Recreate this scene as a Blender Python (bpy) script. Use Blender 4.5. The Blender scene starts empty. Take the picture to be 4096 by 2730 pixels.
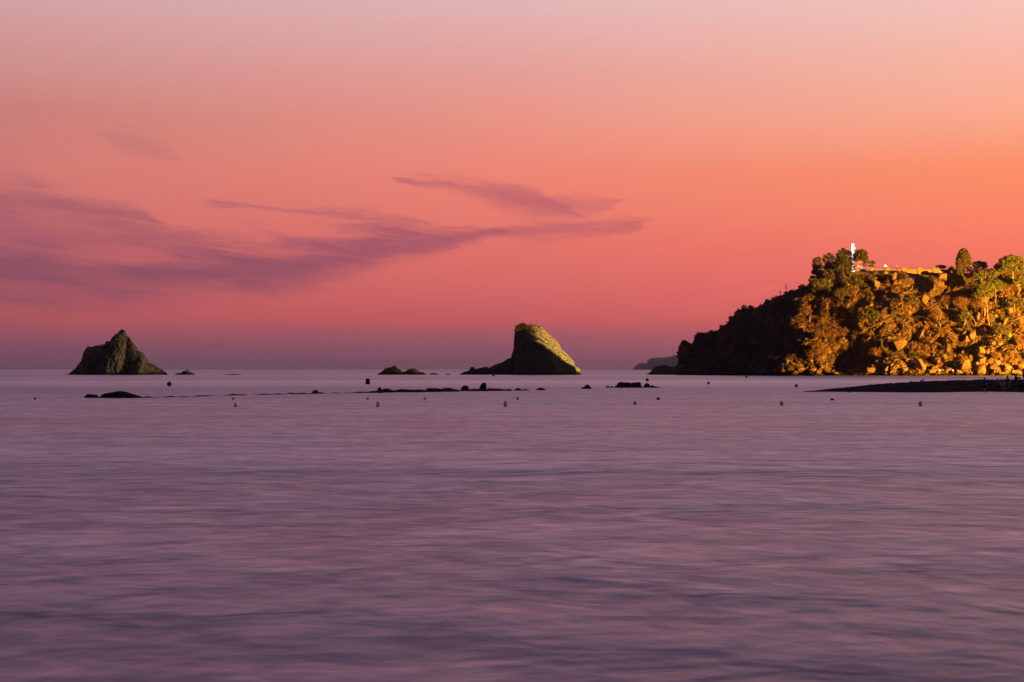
import bpy, bmesh, math, random
import numpy as np
from mathutils import Vector, Matrix
from mathutils.bvhtree import BVHTree

# ---------------------------------------------------------------- scene, camera, sky, lamps
scene = bpy.context.scene
C = bpy.context.collection
FPX, HC, HY = 5689.0, 2.4, 1478.0      # focal length in photo pixels, eye height, horizon row
scene.render.engine = 'CYCLES'
scene.view_settings.view_transform = 'Standard'
scene.view_settings.look = 'None'
scene.view_settings.gamma = 1.0
scene.view_settings.exposure = 0.0
scene.view_settings.use_curve_mapping = False
scene.cycles.volume_bounces = 0
scene.cycles.max_bounces = 6

cam_d = bpy.data.cameras.new('camera')
cam = bpy.data.objects.new('camera', cam_d); C.objects.link(cam)
cam.location = (0, 0, HC); cam.rotation_euler = (math.radians(90), 0, 0)
cam_d.sensor_width = 36.0; cam_d.lens = 36.0 * FPX / 4096.0
cam_d.shift_y = (HY - 1365.0) / 4096.0
cam_d.clip_start = 0.1; cam_d.clip_end = 60000
scene.camera = cam

def s2l(c):
    return tuple(((v / 255.0) / 12.92 if v / 255.0 <= 0.04045 else ((v / 255.0 + 0.055) / 1.055) ** 2.4) for v in c)

class NT:
    """tiny node-tree writer"""
    def __init__(self, tree):
        self.t = tree; tree.nodes.clear()
    def n(self, kind, **kw):
        nd = self.t.nodes.new(kind)
        for k, v in kw.items(): setattr(nd, k, v)
        return nd
    def l(self, a, b): self.t.links.new(a, b)
    def put(self, sock, v):
        if isinstance(v, bpy.types.NodeSocket): self.l(v, sock)
        else: sock.default_value = v
    def m(self, op, a, b=0.0, c=0.0, clamp=False):
        nd = self.n('ShaderNodeMath', operation=op); nd.use_clamp = clamp
        self.put(nd.inputs[0], a); self.put(nd.inputs[1], b)
        if op in ('MULTIPLY_ADD', 'SMOOTH_MIN', 'SMOOTH_MAX'): self.put(nd.inputs[2], c)
        return nd.outputs[0]
    def mr(self, v, a, b, c=0.0, d=1.0, smooth=True):
        nd = self.n('ShaderNodeMapRange', interpolation_type='SMOOTHSTEP' if smooth else 'LINEAR')
        self.put(nd.inputs[0], v)
        for i, x in enumerate((a, b, c, d)): self.put(nd.inputs[i + 1], x)
        return nd.outputs[0]
    def ramp(self, v, els):
        nd = self.n('ShaderNodeValToRGB'); cr = nd.color_ramp
        while len(cr.elements) < len(els): cr.elements.new(0.5)
        for e, (p, c) in zip(cr.elements, els): e.position = p; e.color = (*c, 1)
        self.put(nd.inputs[0], v); return nd.outputs[0]
    def mix(self, f, a, b, mode='MIX'):
        nd = self.n('ShaderNodeMix', data_type='RGBA', blend_type=mode)
        self.put(nd.inputs[0], f); self.put(nd.inputs[6], a); self.put(nd.inputs[7], b)
        return nd.outputs[2]
    def noise(self, vec, scale, detail=4, rough=0.55, dist=0.0):
        nd = self.n('ShaderNodeTexNoise'); self.put(nd.inputs['Vector'], vec)
        nd.inputs['Scale'].default_value = scale; nd.inputs['Detail'].default_value = detail
        nd.inputs['Roughness'].default_value = rough; nd.inputs['Distortion'].default_value = dist
        return nd.outputs[0]
    def xyz(self, x, y, z=0.0):
        nd = self.n('ShaderNodeCombineXYZ')
        for i, v in enumerate((x, y, z)): self.put(nd.inputs[i], v)
        return nd.outputs[0]
    def curve(self, v, pts):
        nd = self.n('ShaderNodeFloatCurve'); cu = nd.mapping.curves[0]
        while len(cu.points) < len(pts): cu.points.new(0.5, 0.5)
        for p, (x, y) in zip(cu.points, pts): p.location = (x, y)
        nd.mapping.update(); self.put(nd.inputs['Value'], v); return nd.outputs[0]

# --- dusk sky: a graded afterglow, strongest where the sun has gone down (ahead and to the right)
world = bpy.data.worlds.new('World'); scene.world = world; world.use_nodes = True
w = NT(world.node_tree)
tc = w.n('ShaderNodeTexCoord'); sep = w.n('ShaderNodeSeparateXYZ'); w.l(tc.outputs['Generated'], sep.inputs[0])
dx, dy, dz = sep.outputs
az = w.m('ARCTAN2', dx, dy)
hyp = w.m('SQRT', w.m('ADD', w.m('MULTIPLY', dx, dx), w.m('MULTIPLY', dy, dy)))
elv = w.m('DIVIDE', dz, w.m('MAXIMUM', hyp, 1e-4))
def sp(py):
    v = (HY - py) / FPX
    return v / math.sqrt(1 + v * v)
SKY_L = [(1478, (116, 82, 101)), (1400, (132, 82, 101)), (1335, (158, 84, 98)), (1280, (182, 88, 95)), (1180, (196, 96, 100)), (1000, (206, 108, 107)),
         (700, (212, 124, 117)), (500, (203, 128, 122)), (300, (209, 147, 143)), (0, (211, 167, 170))]
SKY_C = [(1478, (138, 93, 112)), (1400, (146, 88, 106)), (1335, (170, 90, 104)), (1280, (200, 94, 98)), (1180, (214, 103, 102)), (1000, (228, 115, 106)),
         (700, (240, 134, 117)), (500, (236, 148, 132)), (300, (231, 158, 150)), (0, (226, 182, 182))]
SKY_R = [(1478, (176, 100, 112)), (1400, (186, 98, 106)), (1335, (208, 98, 102)), (1280, (228, 104, 102)), (1180, (240, 110, 102)), (1000, (250, 122, 100)),
         (700, (255, 146, 106)), (500, (253, 172, 144)), (300, (250, 184, 164)), (0, (245, 200, 192))]
def up(rows, tail):
    # the ramp is read in sqrt of the sine of elevation, so that the horizon gets room
    e = [(math.sqrt(max(0, sp(py))), s2l(c)) for py, c in rows]
    return e + [(math.sqrt(s), s2l(c)) for s, c in tail]
sr = w.m('SQRT', w.m('MAXIMUM', dz, 0.0))
rl = w.ramp(sr, up(SKY_L, [(.40, (176, 158, 180)), (.6, (124, 118, 152)), (1, (58, 56, 92))]))
rc = w.ramp(sr, up(SKY_C, [(.40, (192, 172, 190)), (.6, (132, 124, 156)), (1, (58, 56, 92))]))
rr = w.ramp(sr, up(SKY_R, [(.40, (206, 182, 192)), (.6, (138, 128, 158)), (1, (58, 56, 92))]))
rb = w.ramp(sr, [(0, s2l((36, 32, 50))), (.35, s2l((46, 38, 56))), (.6, s2l((44, 42, 64))), (1, s2l((58, 56, 92)))])
sky = w.mix(w.mr(az, -0.34, 0.0, smooth=False), rl, rc)
sky = w.mix(w.mr(az, 0.0, 0.34, smooth=False), sky, rr)
away = w.m('ABSOLUTE', w.m('SUBTRACT', az, 0.45))
away = w.m('MINIMUM', away, w.m('SUBTRACT', 2 * math.pi, away))
sky = w.mix(w.mr(away, 0.85, 2.4), sky, rb)
# --- thin dusk clouds: long veils given by a centre line and a width along the azimuth, ragged by noise
A0, A1, V1 = -0.75, 0.55, 0.30
def av(px, py):
    a = math.atan((px - 2048) / FPX)
    return (a - A0) / (A1 - A0), (HY - py) / FPX * math.cos(a) / V1
ta = w.m('DIVIDE', w.m('SUBTRACT', az, A0), A1 - A0, clamp=True)
nv = w.xyz(w.m('MULTIPLY', az, 9.0), w.m('MULTIPLY', elv, 46.0))
n1 = w.n('ShaderNodeTexNoise'); w.l(nv, n1.inputs['Vector']); n1.inputs['Scale'].default_value = 1.0; n1.inputs['Detail'].default_value = 6; n1.inputs['Roughness'].default_value = 0.6
nv2 = w.xyz(w.m('MULTIPLY_ADD', elv, -14.0, w.m('MULTIPLY', az, 13.0)), w.m('MULTIPLY_ADD', az, 10.0, w.m('MULTIPLY', elv, 105.0)), 3.0)
n2 = w.noise(nv2, 1.0, 7, 0.62, 0.6)
wv = w.m('MULTIPLY_ADD', w.m('SUBTRACT', n2, 0.5), 0.016, w.m('MULTIPLY_ADD', w.m('SUBTRACT', n1.outputs[0], 0.5), 0.026, elv))
n3 = w.noise(w.xyz(w.m('MULTIPLY_ADD', elv, -30.0, w.m('MULTIPLY', az, 34.0)), w.m('MULTIPLY_ADD', az, 24.0, w.m('MULTIPLY', elv, 300.0)), 8.0), 1.0, 5, 0.65, 0.8)
BANDS = [
  (0.97, [(-2500, 1010, 30), (-900, 1040, 130), (0, 1065, 135), (350, 1088, 112), (700, 1085, 98), (1050, 1075, 92), (1350, 1030, 72), (1600, 985, 54), (1850, 948, 34), (2050, 935, 8), (2150, 930, 1)]),
  (0.62, [(1780, 940, 1), (1980, 935, 26), (2180, 925, 34), (2360, 915, 30), (2500, 905, 22), (2640, 890, 1)]),
  (0.70, [(-2500, 900, 60), (-600, 930, 200), (0, 950, 190), (400, 985, 130), (700, 1010, 60), (850, 1020, 1)]),
  (0.70, [(-1200, 700, 40), (0, 790, 48), (200, 815, 46), (420, 845, 34), (560, 868, 26), (700, 900, 1)]),
  (0.62, [(150, 845, 2), (450, 915, 40), (700, 965, 40), (900, 1010, 30), (1100, 1040, 2)]),
  (0.50, [(740, 812, 1), (900, 826, 13), (1100, 838, 12), (1350, 858, 22), (1600, 880, 22), (1800, 905, 1)]),
  (0.72, [(1500, 700, 1), (1680, 730, 22), (1850, 752, 36), (2000, 785, 46), (2110, 812, 44), (2220, 838, 26), (2320, 862, 10), (2400, 875, 1)]),
  (0.42, [(2120, 842, 1), (2220, 832, 26), (2320, 822, 42), (2420, 812, 30), (2540, 780, 1)]),
  (0.60, [(1250, 935, 1), (1400, 930, 10), (1550, 912, 14), (1700, 916, 8), (1850, 900, 10), (2000, 905, 1)]),
  (0.55, [(1950, 925, 1), (2080, 915, 16), (2220, 905, 18), (2350, 912, 14), (2480, 905, 16), (2560, 900, 1)]),
  (0.45, [(1480, 1070, 1), (1600, 1052, 9), (1720, 1040, 1)]),
  (0.30, [(350, 520, 1), (500, 560, 30), (640, 600, 28), (760, 630, 1)]),
]
cov = None
for amt, pts in BANDS:
    q = [(*av(px, py), hw / FPX / V1) for px, py, hw in pts]
    cc = w.curve(ta, [(0, q[0][1])] + [(a, v) for a, v, h in q if a > 0.002] + [(1, q[-1][1])])
    hh = w.curve(ta, [(0, q[0][2] * (1 if q[0][0] < 0.01 else 0))] + [(a, h) for a, v, h in q if a > 0.002] + [(1, 0)])
    d = w.m('DIVIDE', w.m('ABSOLUTE', w.m('SUBTRACT', wv, w.m('MULTIPLY', cc, V1))), w.m('MAXIMUM', w.m('MULTIPLY', hh, V1), 2e-4))
    d = w.m('MULTIPLY_ADD', w.m('SUBTRACT', n2, 0.5), 1.5, w.m('MULTIPLY_ADD', w.m('SUBTRACT', n3, 0.5), 0.6, d))
    f = w.m('MULTIPLY', w.m('MULTIPLY', w.mr(d, 1.85, 0.1), w.mr(w.m('MULTIPLY', hh, V1), 0.0004, 0.0022)), amt)
    cov = f if cov is None else w.m('MAXIMUM', cov, f)
hole = w.m('ADD', w.m('POWER', w.m('DIVIDE', w.m('SUBTRACT', az, -0.275), 0.034), 2), w.m('POWER', w.m('DIVIDE', w.m('SUBTRACT', elv, 0.077), 0.0062), 2))
cov = w.m('MULTIPLY', cov, w.mr(hole, 0.0, 2.2, 0.55, 1.0))
cov = w.m('MULTIPLY', cov, w.mr(n2, 0.2, 0.75, 1.05, 0.72), clamp=True)
cloud_c = w.ramp(w.m('MULTIPLY', elv, 5.0), [(0.25, s2l((134, 78, 98))), (0.55, s2l((148, 86, 106))), (0.9, s2l((176, 110, 120)))])
cloud_c = w.mix(w.mr(az, -0.3, 0.12), cloud_c, w.mix(1.0, cloud_c, (1.5, 1.12, 1.08, 1), 'MULTIPLY'))
sky = w.mix(cov, sky, cloud_c)
bg = w.n('ShaderNodeBackground'); w.l(sky, bg.inputs[0]); bg.inputs[1].default_value = 1.0
wo = w.n('ShaderNodeOutputWorld'); w.l(bg.outputs[0], wo.inputs[0])

# --- the town's floodlights on the shore to the right: sodium on the headland, paler ones on the sea stacks
def spot(name, loc, aim, power, col, deg, blend=0.25, size=0.8):
    d = bpy.data.lights.new(name, 'SPOT'); d.energy = power; d.color = col
    d.spot_size = math.radians(deg); d.spot_blend = blend; d.shadow_soft_size = size
    o = bpy.data.objects.new(name, d); C.objects.link(o); o.location = loc
    o.rotation_euler = (Vector(aim) - Vector(loc)).to_track_quat('-Z', 'Y').to_euler()
    return o
spot('sodium_floodlight', (260, 420, 13), (170, 558, 20), 1.05e7, (1.0, 0.375, 0.022), 51)
spot('pale_floodlight', (108, 573, 36.2), (22, 620, 11.5), 3.1e6, (1.0, 0.62, 0.18), 17, 0.3, 0.4).scale = (0.78, 1, 1)
spot('far_floodlight', (106, 583, 33.4), (-176, 614, 9), 2.3e6, (1.0, 0.66, 0.28), 7.5, 0.3, 0.4)

# ---------------------------------------------------------------- helpers
RNG = np.random.default_rng(7)
def P(px, py, D):
    return Vector(((px - 2048) / FPX * D, D, HC - (py - HY) / FPX * D))
def Dw(py): return HC * FPX / (py - HY)
def lerp(xs, ys):
    return lambda v: np.interp(v, xs, ys)
_perm = np.random.default_rng(3).permutation(256); _perm = np.concatenate([_perm, _perm, _perm])
_g = np.random.default_rng(4).normal(size=(256, 3)); _g /= np.linalg.norm(_g, axis=1)[:, None]
def perlin(p):
    pi = np.floor(p).astype(int); pf = p - pi; u = pf * pf * pf * (pf * (pf * 6 - 15) + 10); pi &= 255
    out = 0
    for i in (0, 1):
        for j in (0, 1):
            for k in (0, 1):
                h = _perm[(_perm[(_perm[(pi[:, 0] + i) & 255] + pi[:, 1] + j) & 255] + pi[:, 2] + k) & 255]
                g = _g[h]; d = pf - np.array([i, j, k])
                wt = (u[:, 0] if i else 1 - u[:, 0]) * (u[:, 1] if j else 1 - u[:, 1]) * (u[:, 2] if k else 1 - u[:, 2])
                out = out + wt * (g * d).sum(1)
    return out * 1.5
def fbm(p, octv=4, gain=0.5, ridged=False):
    a, s, o = 1.0, 1.0, 0
    for i in range(octv):
        n = perlin(p * s + 17.3 * i)
        o = o + a * ((1 - 2 * np.abs(n)) if ridged else n); a *= gain; s *= 2.03
    return o
_cp = np.random.default_rng(5).random((256, 3))
def worley(p):
    """blocky cells: (distance to nearest, second nearest, a tilted-facet value inside the nearest cell)"""
    pi = np.floor(p).astype(int); d1 = np.full(len(p), 9.0); d2 = d1.copy(); fac = np.zeros(len(p))
    for i in (-1, 0, 1):
        for j in (-1, 0, 1):
            for k in (-1, 0, 1):
                c = pi + np.array([i, j, k])
                h = _perm[(_perm[(_perm[c[:, 0] & 255] + c[:, 1]) & 255] + c[:, 2]) & 255]
                q = c + _cp[h]; v = p - q; d = np.sqrt((v * v).sum(1))
                f = (_cp[(h + 91) & 255][:, 0] - .5) * 1.2 + (v * (_g[(h * 7 + 3) & 255])).sum(1)
                near = d < d1
                d2 = np.where(near, d1, np.minimum(d2, d)); fac = np.where(near, f, fac); d1 = np.where(near, d, d1)
    return d1, d2, fac

def setp(o, label=None, cat=None, group=None, kind=None):
    if label: o['label'] = label
    if cat: o['category'] = cat
    if group: o['group'] = group
    if kind: o['kind'] = kind
    return o
def mesh(name, V, F, mat=None, parent=None, smooth=False, origin=None, fmats=None):
    """V in world coordinates; the mesh sits under its parent's (unrotated) origin"""
    V = np.asarray(V, dtype=np.float64).reshape(-1, 3)
    org = np.array(parent.location if parent is not None and parent.parent is None else (0, 0, 0), dtype=float)
    if parent is not None and parent.parent is not None:
        org = np.array(parent.location, dtype=float) + np.array(parent.parent.location, dtype=float)
    loc = np.zeros(3)
    if parent is None and origin is not None: loc = np.array(origin, dtype=float); org = loc
    me = bpy.data.meshes.new(name)
    me.from_pydata((V - org).tolist(), [], F if isinstance(F, list) else F.tolist())
    if mat is not None:
        for m_ in (mat if isinstance(mat, (list, tuple)) else [mat]): me.materials.append(m_)
    if fmats is not None: me.polygons.foreach_set('material_index', np.asarray(fmats, dtype=np.int32))
    if smooth: me.shade_smooth()
    me.update()
    o = bpy.data.objects.new(name, me); C.objects.link(o); o.location = loc
    if parent is not None: o.parent = parent
    return o
def thing(name, loc, label, cat, group=None):
    o = bpy.data.objects.new(name, None); C.objects.link(o); o.location = loc; o.empty_display_size = 0.3
    return setp(o, label, cat, group)
class MB:
    """collects simple solids into one mesh"""
    def __init__(s): s.V = []; s.F = []
    def add(s, V, F):
        b = len(s.V); s.V += [tuple(v) for v in V]; s.F += [[i + b for i in f] for f in F]; return s
    def box(s, c, d, rz=0.0, taper=1.0):
        hx, hy, hz = d[0] / 2, d[1] / 2, d[2] / 2; cs, sn = math.cos(rz), math.sin(rz); V = []
        for z, t in ((-hz, 1.0), (hz, taper)):
            for x, y in ((-hx, -hy), (hx, -hy), (hx, hy), (-hx, hy)):
                V.append((c[0] + (x * cs - y * sn) * t, c[1] + (x * sn + y * cs) * t, c[2] + z))
        return s.add(V, [[3, 2, 1, 0], [4, 5, 6, 7], [0, 1, 5, 4], [1, 2, 6, 5], [2, 3, 7, 6], [3, 0, 4, 7]])
    def tube(s, pts, rad, n=6, cap=True):
        pts = [Vector(p) for p in pts]; rad = rad if hasattr(rad, '__len__') else [rad] * len(pts); V = []; F = []
        for i, p in enumerate(pts):
            t = (pts[min(i + 1, len(pts) - 1)] - pts[max(i - 1, 0)]).normalized()
            a = t.cross(Vector((0.13, 1, 0.07)));  a = a.normalized() if a.length > 1e-3 else Vector((1, 0, 0)); b = t.cross(a)
            for k in range(n):
                an = 2 * math.pi * k / n; V.append(p + (a * math.cos(an) + b * math.sin(an)) * rad[i])
        for i in range(len(pts) - 1):
            for k in range(n): F.append([i * n + k, i * n + (k + 1) % n, (i + 1) * n + (k + 1) % n, (i + 1) * n + k])
        if cap: F.append(list(range(n))[::-1]); F.append([(len(pts) - 1) * n + k for k in range(n)])
        return s.add(V, F)
    def ball(s, c, r, seg=10, rings=6):
        r = r if hasattr(r, '__len__') else (r, r, r); V = [(c[0], c[1], c[2] - r[2])]; F = []
        for i in range(1, rings):
            ph = -math.pi / 2 + math.pi * i / rings
            for k in range(seg):
                th = 2 * math.pi * k / seg
                V.append((c[0] + r[0] * math.cos(ph) * math.cos(th), c[1] + r[1] * math.cos(ph) * math.sin(th), c[2] + r[2] * math.sin(ph)))
        V.append((c[0], c[1], c[2] + r[2])); n = len(V) - 1
        for k in range(seg):
            F.append([0, 1 + (k + 1) % seg, 1 + k]); F.append([n, n - seg + k, n - seg + (k + 1) % seg])
            for i in range(rings - 2):
                a = 1 + i * seg; F.append([a + k, a + (k + 1) % seg, a + seg + (k + 1) % seg, a + seg + k])
        return s.add(V, F)
    def out(s, name, mat, parent=None, smooth=False, origin=None):
        return mesh(name, s.V, s.F, mat, parent, smooth, origin)

# ---------------------------------------------------------------- materials
def mat(name, build):
    m = bpy.data.materials.new(name); m.use_nodes = True; t = NT(m.node_tree)
    b = t.n('ShaderNodeBsdfPrincipled'); o = t.n('ShaderNodeOutputMaterial'); t.l(b.outputs[0], o.inputs[0])
    build(t, b); return m
def plain(name, col, rough=0.7, metal=0.0, var=0.25, scale=3.0):
    def f(t, b):
        g = t.n('ShaderNodeNewGeometry'); n = t.noise(g.outputs['Position'], scale, 3)
        c0 = tuple(v * (1 - var) for v in col) + (1,); c1 = tuple(min(1, v * (1 + var)) for v in col) + (1,)
        t.l(t.mix(n, c0, c1), b.inputs['Base Color']); b.inputs['Roughness'].default_value = rough; b.inputs['Metallic'].default_value = metal
    return mat(name, f)
def glow(name, col, strength):
    def f(t, b):
        b.inputs['Base Color'].default_value = (*col, 1); b.inputs['Emission Color'].default_value = (*col, 1)
        b.inputs['Emission Strength'].default_value = strength
    return mat(name, f)
def rocky(name, dark, mid, light, veg=None, bump=0.6, sc=1.0, wet=(1.0, 2.6)):
    def f(t, b):
        g = t.n('ShaderNodeNewGeometry'); pos = g.outputs['Position']; z = t.n('ShaderNodeSeparateXYZ'); t.l(pos, z.inputs[0])
        big = t.noise(pos, 0.16 * sc, 4, 0.6); med = t.noise(pos, 0.9 * sc, 6, 0.65, 0.8); fine = t.noise(pos, 5.0 * sc, 4, 0.7)
        strat = t.n('ShaderNodeMapping'); t.l(pos, strat.inputs['Vector']); strat.inputs['Rotation'].default_value = (0.35, 0.9, 0.3); strat.inputs['Scale'].default_value = (0.5 * sc, 0.5 * sc, 3.2 * sc)
        bands = t.noise(strat.outputs[0], 1.0, 5, 0.6, 0.4)
        k = t.m('ADD', t.m('MULTIPLY', med, 0.55), t.m('MULTIPLY', bands, 0.45))
        col = t.ramp(k, [(0.36, dark), (0.5, mid), (0.64, light)])
        if veg:
            nz = t.n('ShaderNodeSeparateXYZ'); t.l(g.outputs['Normal'], nz.inputs[0])
            vf = t.mr(t.m('ADD', t.m('MULTIPLY', nz.outputs[2], 0.35), t.m('ADD', t.m('MULTIPLY', big, 0.9), t.m('MULTIPLY', fine, 0.25))), 0.64, 0.82)
            col = t.mix(t.m('MULTIPLY', vf, 0.85), col, t.ramp(fine, [(0.35, veg[0]), (0.6, veg[1])]))
        if wet:   # the tidal zone: dark weed and wet rock just above the water
            wt = t.mr(t.m('MULTIPLY_ADD', med, 1.6, z.outputs[2]), *wet)
            col = t.mix(wt, (0.02, 0.017, 0.014, 1), col)
        t.l(col, b.inputs['Base Color']); b.inputs['Roughness'].default_value = 0.9; b.inputs['Specular IOR Level'].default_value = 0.03
        h = t.m('ADD', t.m('MULTIPLY', bands, 0.5), t.m('ADD', t.m('MULTIPLY', med, 0.7), t.m('MULTIPLY', fine, 0.22)))
        bp = t.n('ShaderNodeBump'); bp.inputs['Strength'].default_value = bump; bp.inputs['Distance'].default_value = 0.8 / sc
        t.l(h, bp.inputs['Height']); t.l(bp.outputs[0], b.inputs['Normal'])
    return mat(name, f)
def leafm(name, c0, c1, trans=0.0):
    def f(t, b):
        g = t.n('ShaderNodeNewGeometry')
        n = t.noise(g.outputs['Position'], 0.9, 3); r = g.outputs['Random Per Island']
        k = t.m('ADD', t.m('MULTIPLY', n, 0.6), t.m('MULTIPLY', r, 0.4))
        t.l(t.ramp(k, [(0.3, c0), (0.7, c1)]), b.inputs['Base Color']); b.inputs['Roughness'].default_value = 0.75
    return mat(name, f)
M = {}
M['headland'] = rocky('headland_rock', (0.04, 0.028, 0.022), (0.125, 0.094, 0.067), (0.25, 0.20, 0.14), veg=((0.035, 0.023, 0.013), (0.12, 0.082, 0.038)), bump=0.9)
M['stack'] = rocky('stack_rock', (0.028, 0.026, 0.019), (0.10, 0.092, 0.062), (0.22, 0.20, 0.135), veg=((0.07, 0.06, 0.03), (0.17, 0.145, 0.075)), bump=0.8)
M['boulder'] = rocky('boulder_rock', (0.07, 0.055, 0.042), (0.145, 0.115, 0.085), (0.235, 0.19, 0.14), bump=0.5, sc=2.2, wet=(1.1, 2.3))
M['reef'] = rocky('reef_rock', (0.012, 0.010, 0.010), (0.03, 0.025, 0.024), (0.055, 0.045, 0.04), bump=0.5, sc=3.0, wet=False)
M['far'] = plain('far_land', (0.035, 0.03, 0.03), 0.9, 0, 0.3, 0.02)
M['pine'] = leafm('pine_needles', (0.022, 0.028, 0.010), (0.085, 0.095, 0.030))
M['pine_lit'] = leafm('lit_pine_needles', (0.05, 0.07, 0.015), (0.13, 0.16, 0.04))  # paler copy of the pine needles, lamplight painted into the colour
M['cypress'] = leafm('cypress_leaf', (0.035, 0.035, 0.012), (0.10, 0.095, 0.03))
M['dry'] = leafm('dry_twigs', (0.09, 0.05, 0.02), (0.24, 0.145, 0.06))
M['brown'] = leafm('dimmed_brown_twigs', (0.04, 0.025, 0.012), (0.13, 0.08, 0.035))  # dry twigs darkened to stand in for lamplight falling off
M['scrub'] = leafm('green_scrub_leaf', (0.03, 0.038, 0.012), (0.10, 0.11, 0.03))
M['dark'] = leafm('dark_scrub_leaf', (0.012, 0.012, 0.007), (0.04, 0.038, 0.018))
M['palm'] = leafm('palm_frond', (0.06, 0.085, 0.015), (0.15, 0.18, 0.035))
M['palm_dry'] = leafm('dry_palm_frond', (0.10, 0.06, 0.02), (0.20, 0.13, 0.05))
M['agave'] = leafm('agave_leaf', (0.13, 0.15, 0.06), (0.33, 0.34, 0.17))
M['bark'] = plain('pine_bark', (0.30, 0.22, 0.15), 0.9)
M['bark_dark'] = plain('dark_bark', (0.07, 0.05, 0.035), 0.9)

# ---------------------------------------------------------------- the sea, the air, far land
def sea_nodes(t, b):
    g = t.n('ShaderNodeNewGeometry'); pos = g.outputs['Position']
    def sc(x, y, o=0.0):
        mp = t.n('ShaderNodeMapping'); t.l(pos, mp.inputs['Vector']); mp.inputs['Scale'].default_value = (x, y, 1); mp.inputs['Location'].default_value = (o, o * 1.7, o); return mp.outputs[0]
    a = t.noise(sc(2.0, 1.9), 1.0, 2, 0.45, 0.3)
    c = t.noise(sc(0.75, 0.75, 5), 1.0, 2, 0.45, 0.5)
    d = t.noise(sc(0.12, 0.14, 9), 1.0, 4, 0.55, 0.6)
    e = t.noise(sc(0.006, 0.035, 3), 1.0, 4, 0.55, 0.2)
    f = t.noise(sc(0.0009, 0.0042, 6), 1.0, 5, 0.6, 0.1)
    h = t.m('ADD', t.m('ADD', t.m('MULTIPLY', a, 0.05), t.m('MULTIPLY', c, 0.15)), t.m('ADD', t.m('MULTIPLY', d, 0.42), t.m('MULTIPLY', e, 2.2)))
    bp = t.n('ShaderNodeBump'); bp.inputs['Strength'].default_value = 1.0; bp.inputs['Distance'].default_value = SEA_BUMP
    t.l(h, bp.inputs['Height'])
    k = t.m('ADD', t.m('MULTIPLY', d, 0.5), t.m('MULTIPLY', e, 0.5))
    # a churned sea seen over a long exposure: glossy reflection limited by wave shadowing, over a dull body with the reflected sky's violet painted in
    t.t.nodes.remove(b); o = [x for x in t.t.nodes if x.type == 'OUTPUT_MATERIAL'][0]
    gl = t.n('ShaderNodeBsdfGlossy'); t.l(t.mr(k, 0.36, 0.64, 0.34, 0.46), gl.inputs['Roughness']); gl.inputs['Color'].default_value = (0.98, 0.88, 0.95, 1)
    df = t.n('ShaderNodeBsdfDiffuse'); t.l(t.ramp(k, [(0.35, (0.075, 0.072, 0.155)), (0.65, (0.13, 0.10, 0.17))]), df.inputs['Color'])
    fr = t.n('ShaderNodeFresnel'); fr.inputs['IOR'].default_value = 1.34
    for s_ in (gl, df, fr): t.l(bp.outputs[0], s_.inputs['Normal'])
    mx = t.n('ShaderNodeMixShader'); patch = t.m('ADD', t.m('ADD', t.m('MULTIPLY', a, 0.24), t.m('MULTIPLY', c, 0.28)), t.m('ADD', t.m('MULTIPLY', d, 0.24), t.m('ADD', t.m('MULTIPLY', e, 0.24), t.m('MULTIPLY', t.m('SUBTRACT', f, 0.53), 0.85))))
    t.l(t.m('MULTIPLY', t.m('DIVIDE', fr.outputs[0], t.m('MULTIPLY_ADD', fr.outputs[0], 0.55, 1.0)), t.mr(patch, 0.38, 0.62, 0.68, 1.34, False)), mx.inputs[0]); t.l(df.outputs[0], mx.inputs[1]); t.l(gl.outputs[0], mx.inputs[2]); t.l(mx.outputs[0], o.inputs[0])
SEA_BUMP = 0.55
M['sea'] = mat('sea_water', sea_nodes)
xs = [-16000, -3000, -800, -300, 300, 800, 3000, 16000]; ys = [-60, 60, 400, 1500, 5000, 15500]
V = [(x, y, 0.0) for y in ys for x in xs]
F = [[j * 8 + i, j * 8 + i + 1, (j + 1) * 8 + i + 1, (j + 1) * 8 + i] for j in range(5) for i in range(7)]
setp(mesh('sea', V, F, M['sea']), 'calm dusk sea smoothed by a long exposure, purple with pink reflections', kind='structure')
# seabed far below, so that the sea is not the lowest sheet of the place
# distant cape, kilometres away, fading into the evening haze
def ridge_land(name, pts, D, thick, amp, m_, label, nx=150):
    px = np.concatenate([np.linspace(pts[0][0], 2760, nx - 30), np.linspace(2790, pts[-1][0], 30)]); py = np.interp(px, [p[0] for p in pts], [p[1] for p in pts])
    x = (px - 2048) / FPX * D; zt = np.maximum(HC - (py - HY) / FPX * D, 0.5); V = []; F = []
    rows = [(0, 0.0, -1), (0.05, 0.35, 0), (0.12, 0.62, 0), (0.22, 0.85, 0), (0.35, 1.0, 0), (0.55, 0.96, 0), (0.8, 0.5, 0), (1.0, 0.0, -1)]
    for fy, fz, o in rows:
        Dr = D + fy * thick; x = (px - 2048) / FPX * Dr; zt = np.maximum(HC - (py - HY) / FPX * Dr, 0.5)
        p = np.stack([x, np.full(nx, D + fy * thick), zt], 1) / (amp * 6)
        n = fbm(p, 4)
        for i in range(nx): V.append((x[i], D + fy * thick + n[i] * amp * 2, zt[i] * (fz + (0.05 * n[i] if 0 < fz < 1 else 0)) + o * 0.5))
    for j in range(len(rows) - 1):
        for i in range(nx - 1): F.append([j * nx + i, j * nx + i + 1, (j + 1) * nx + i + 1, (j + 1) * nx + i])
    return setp(mesh(name, V, F, m_, smooth=True), label, kind='structure')
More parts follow.
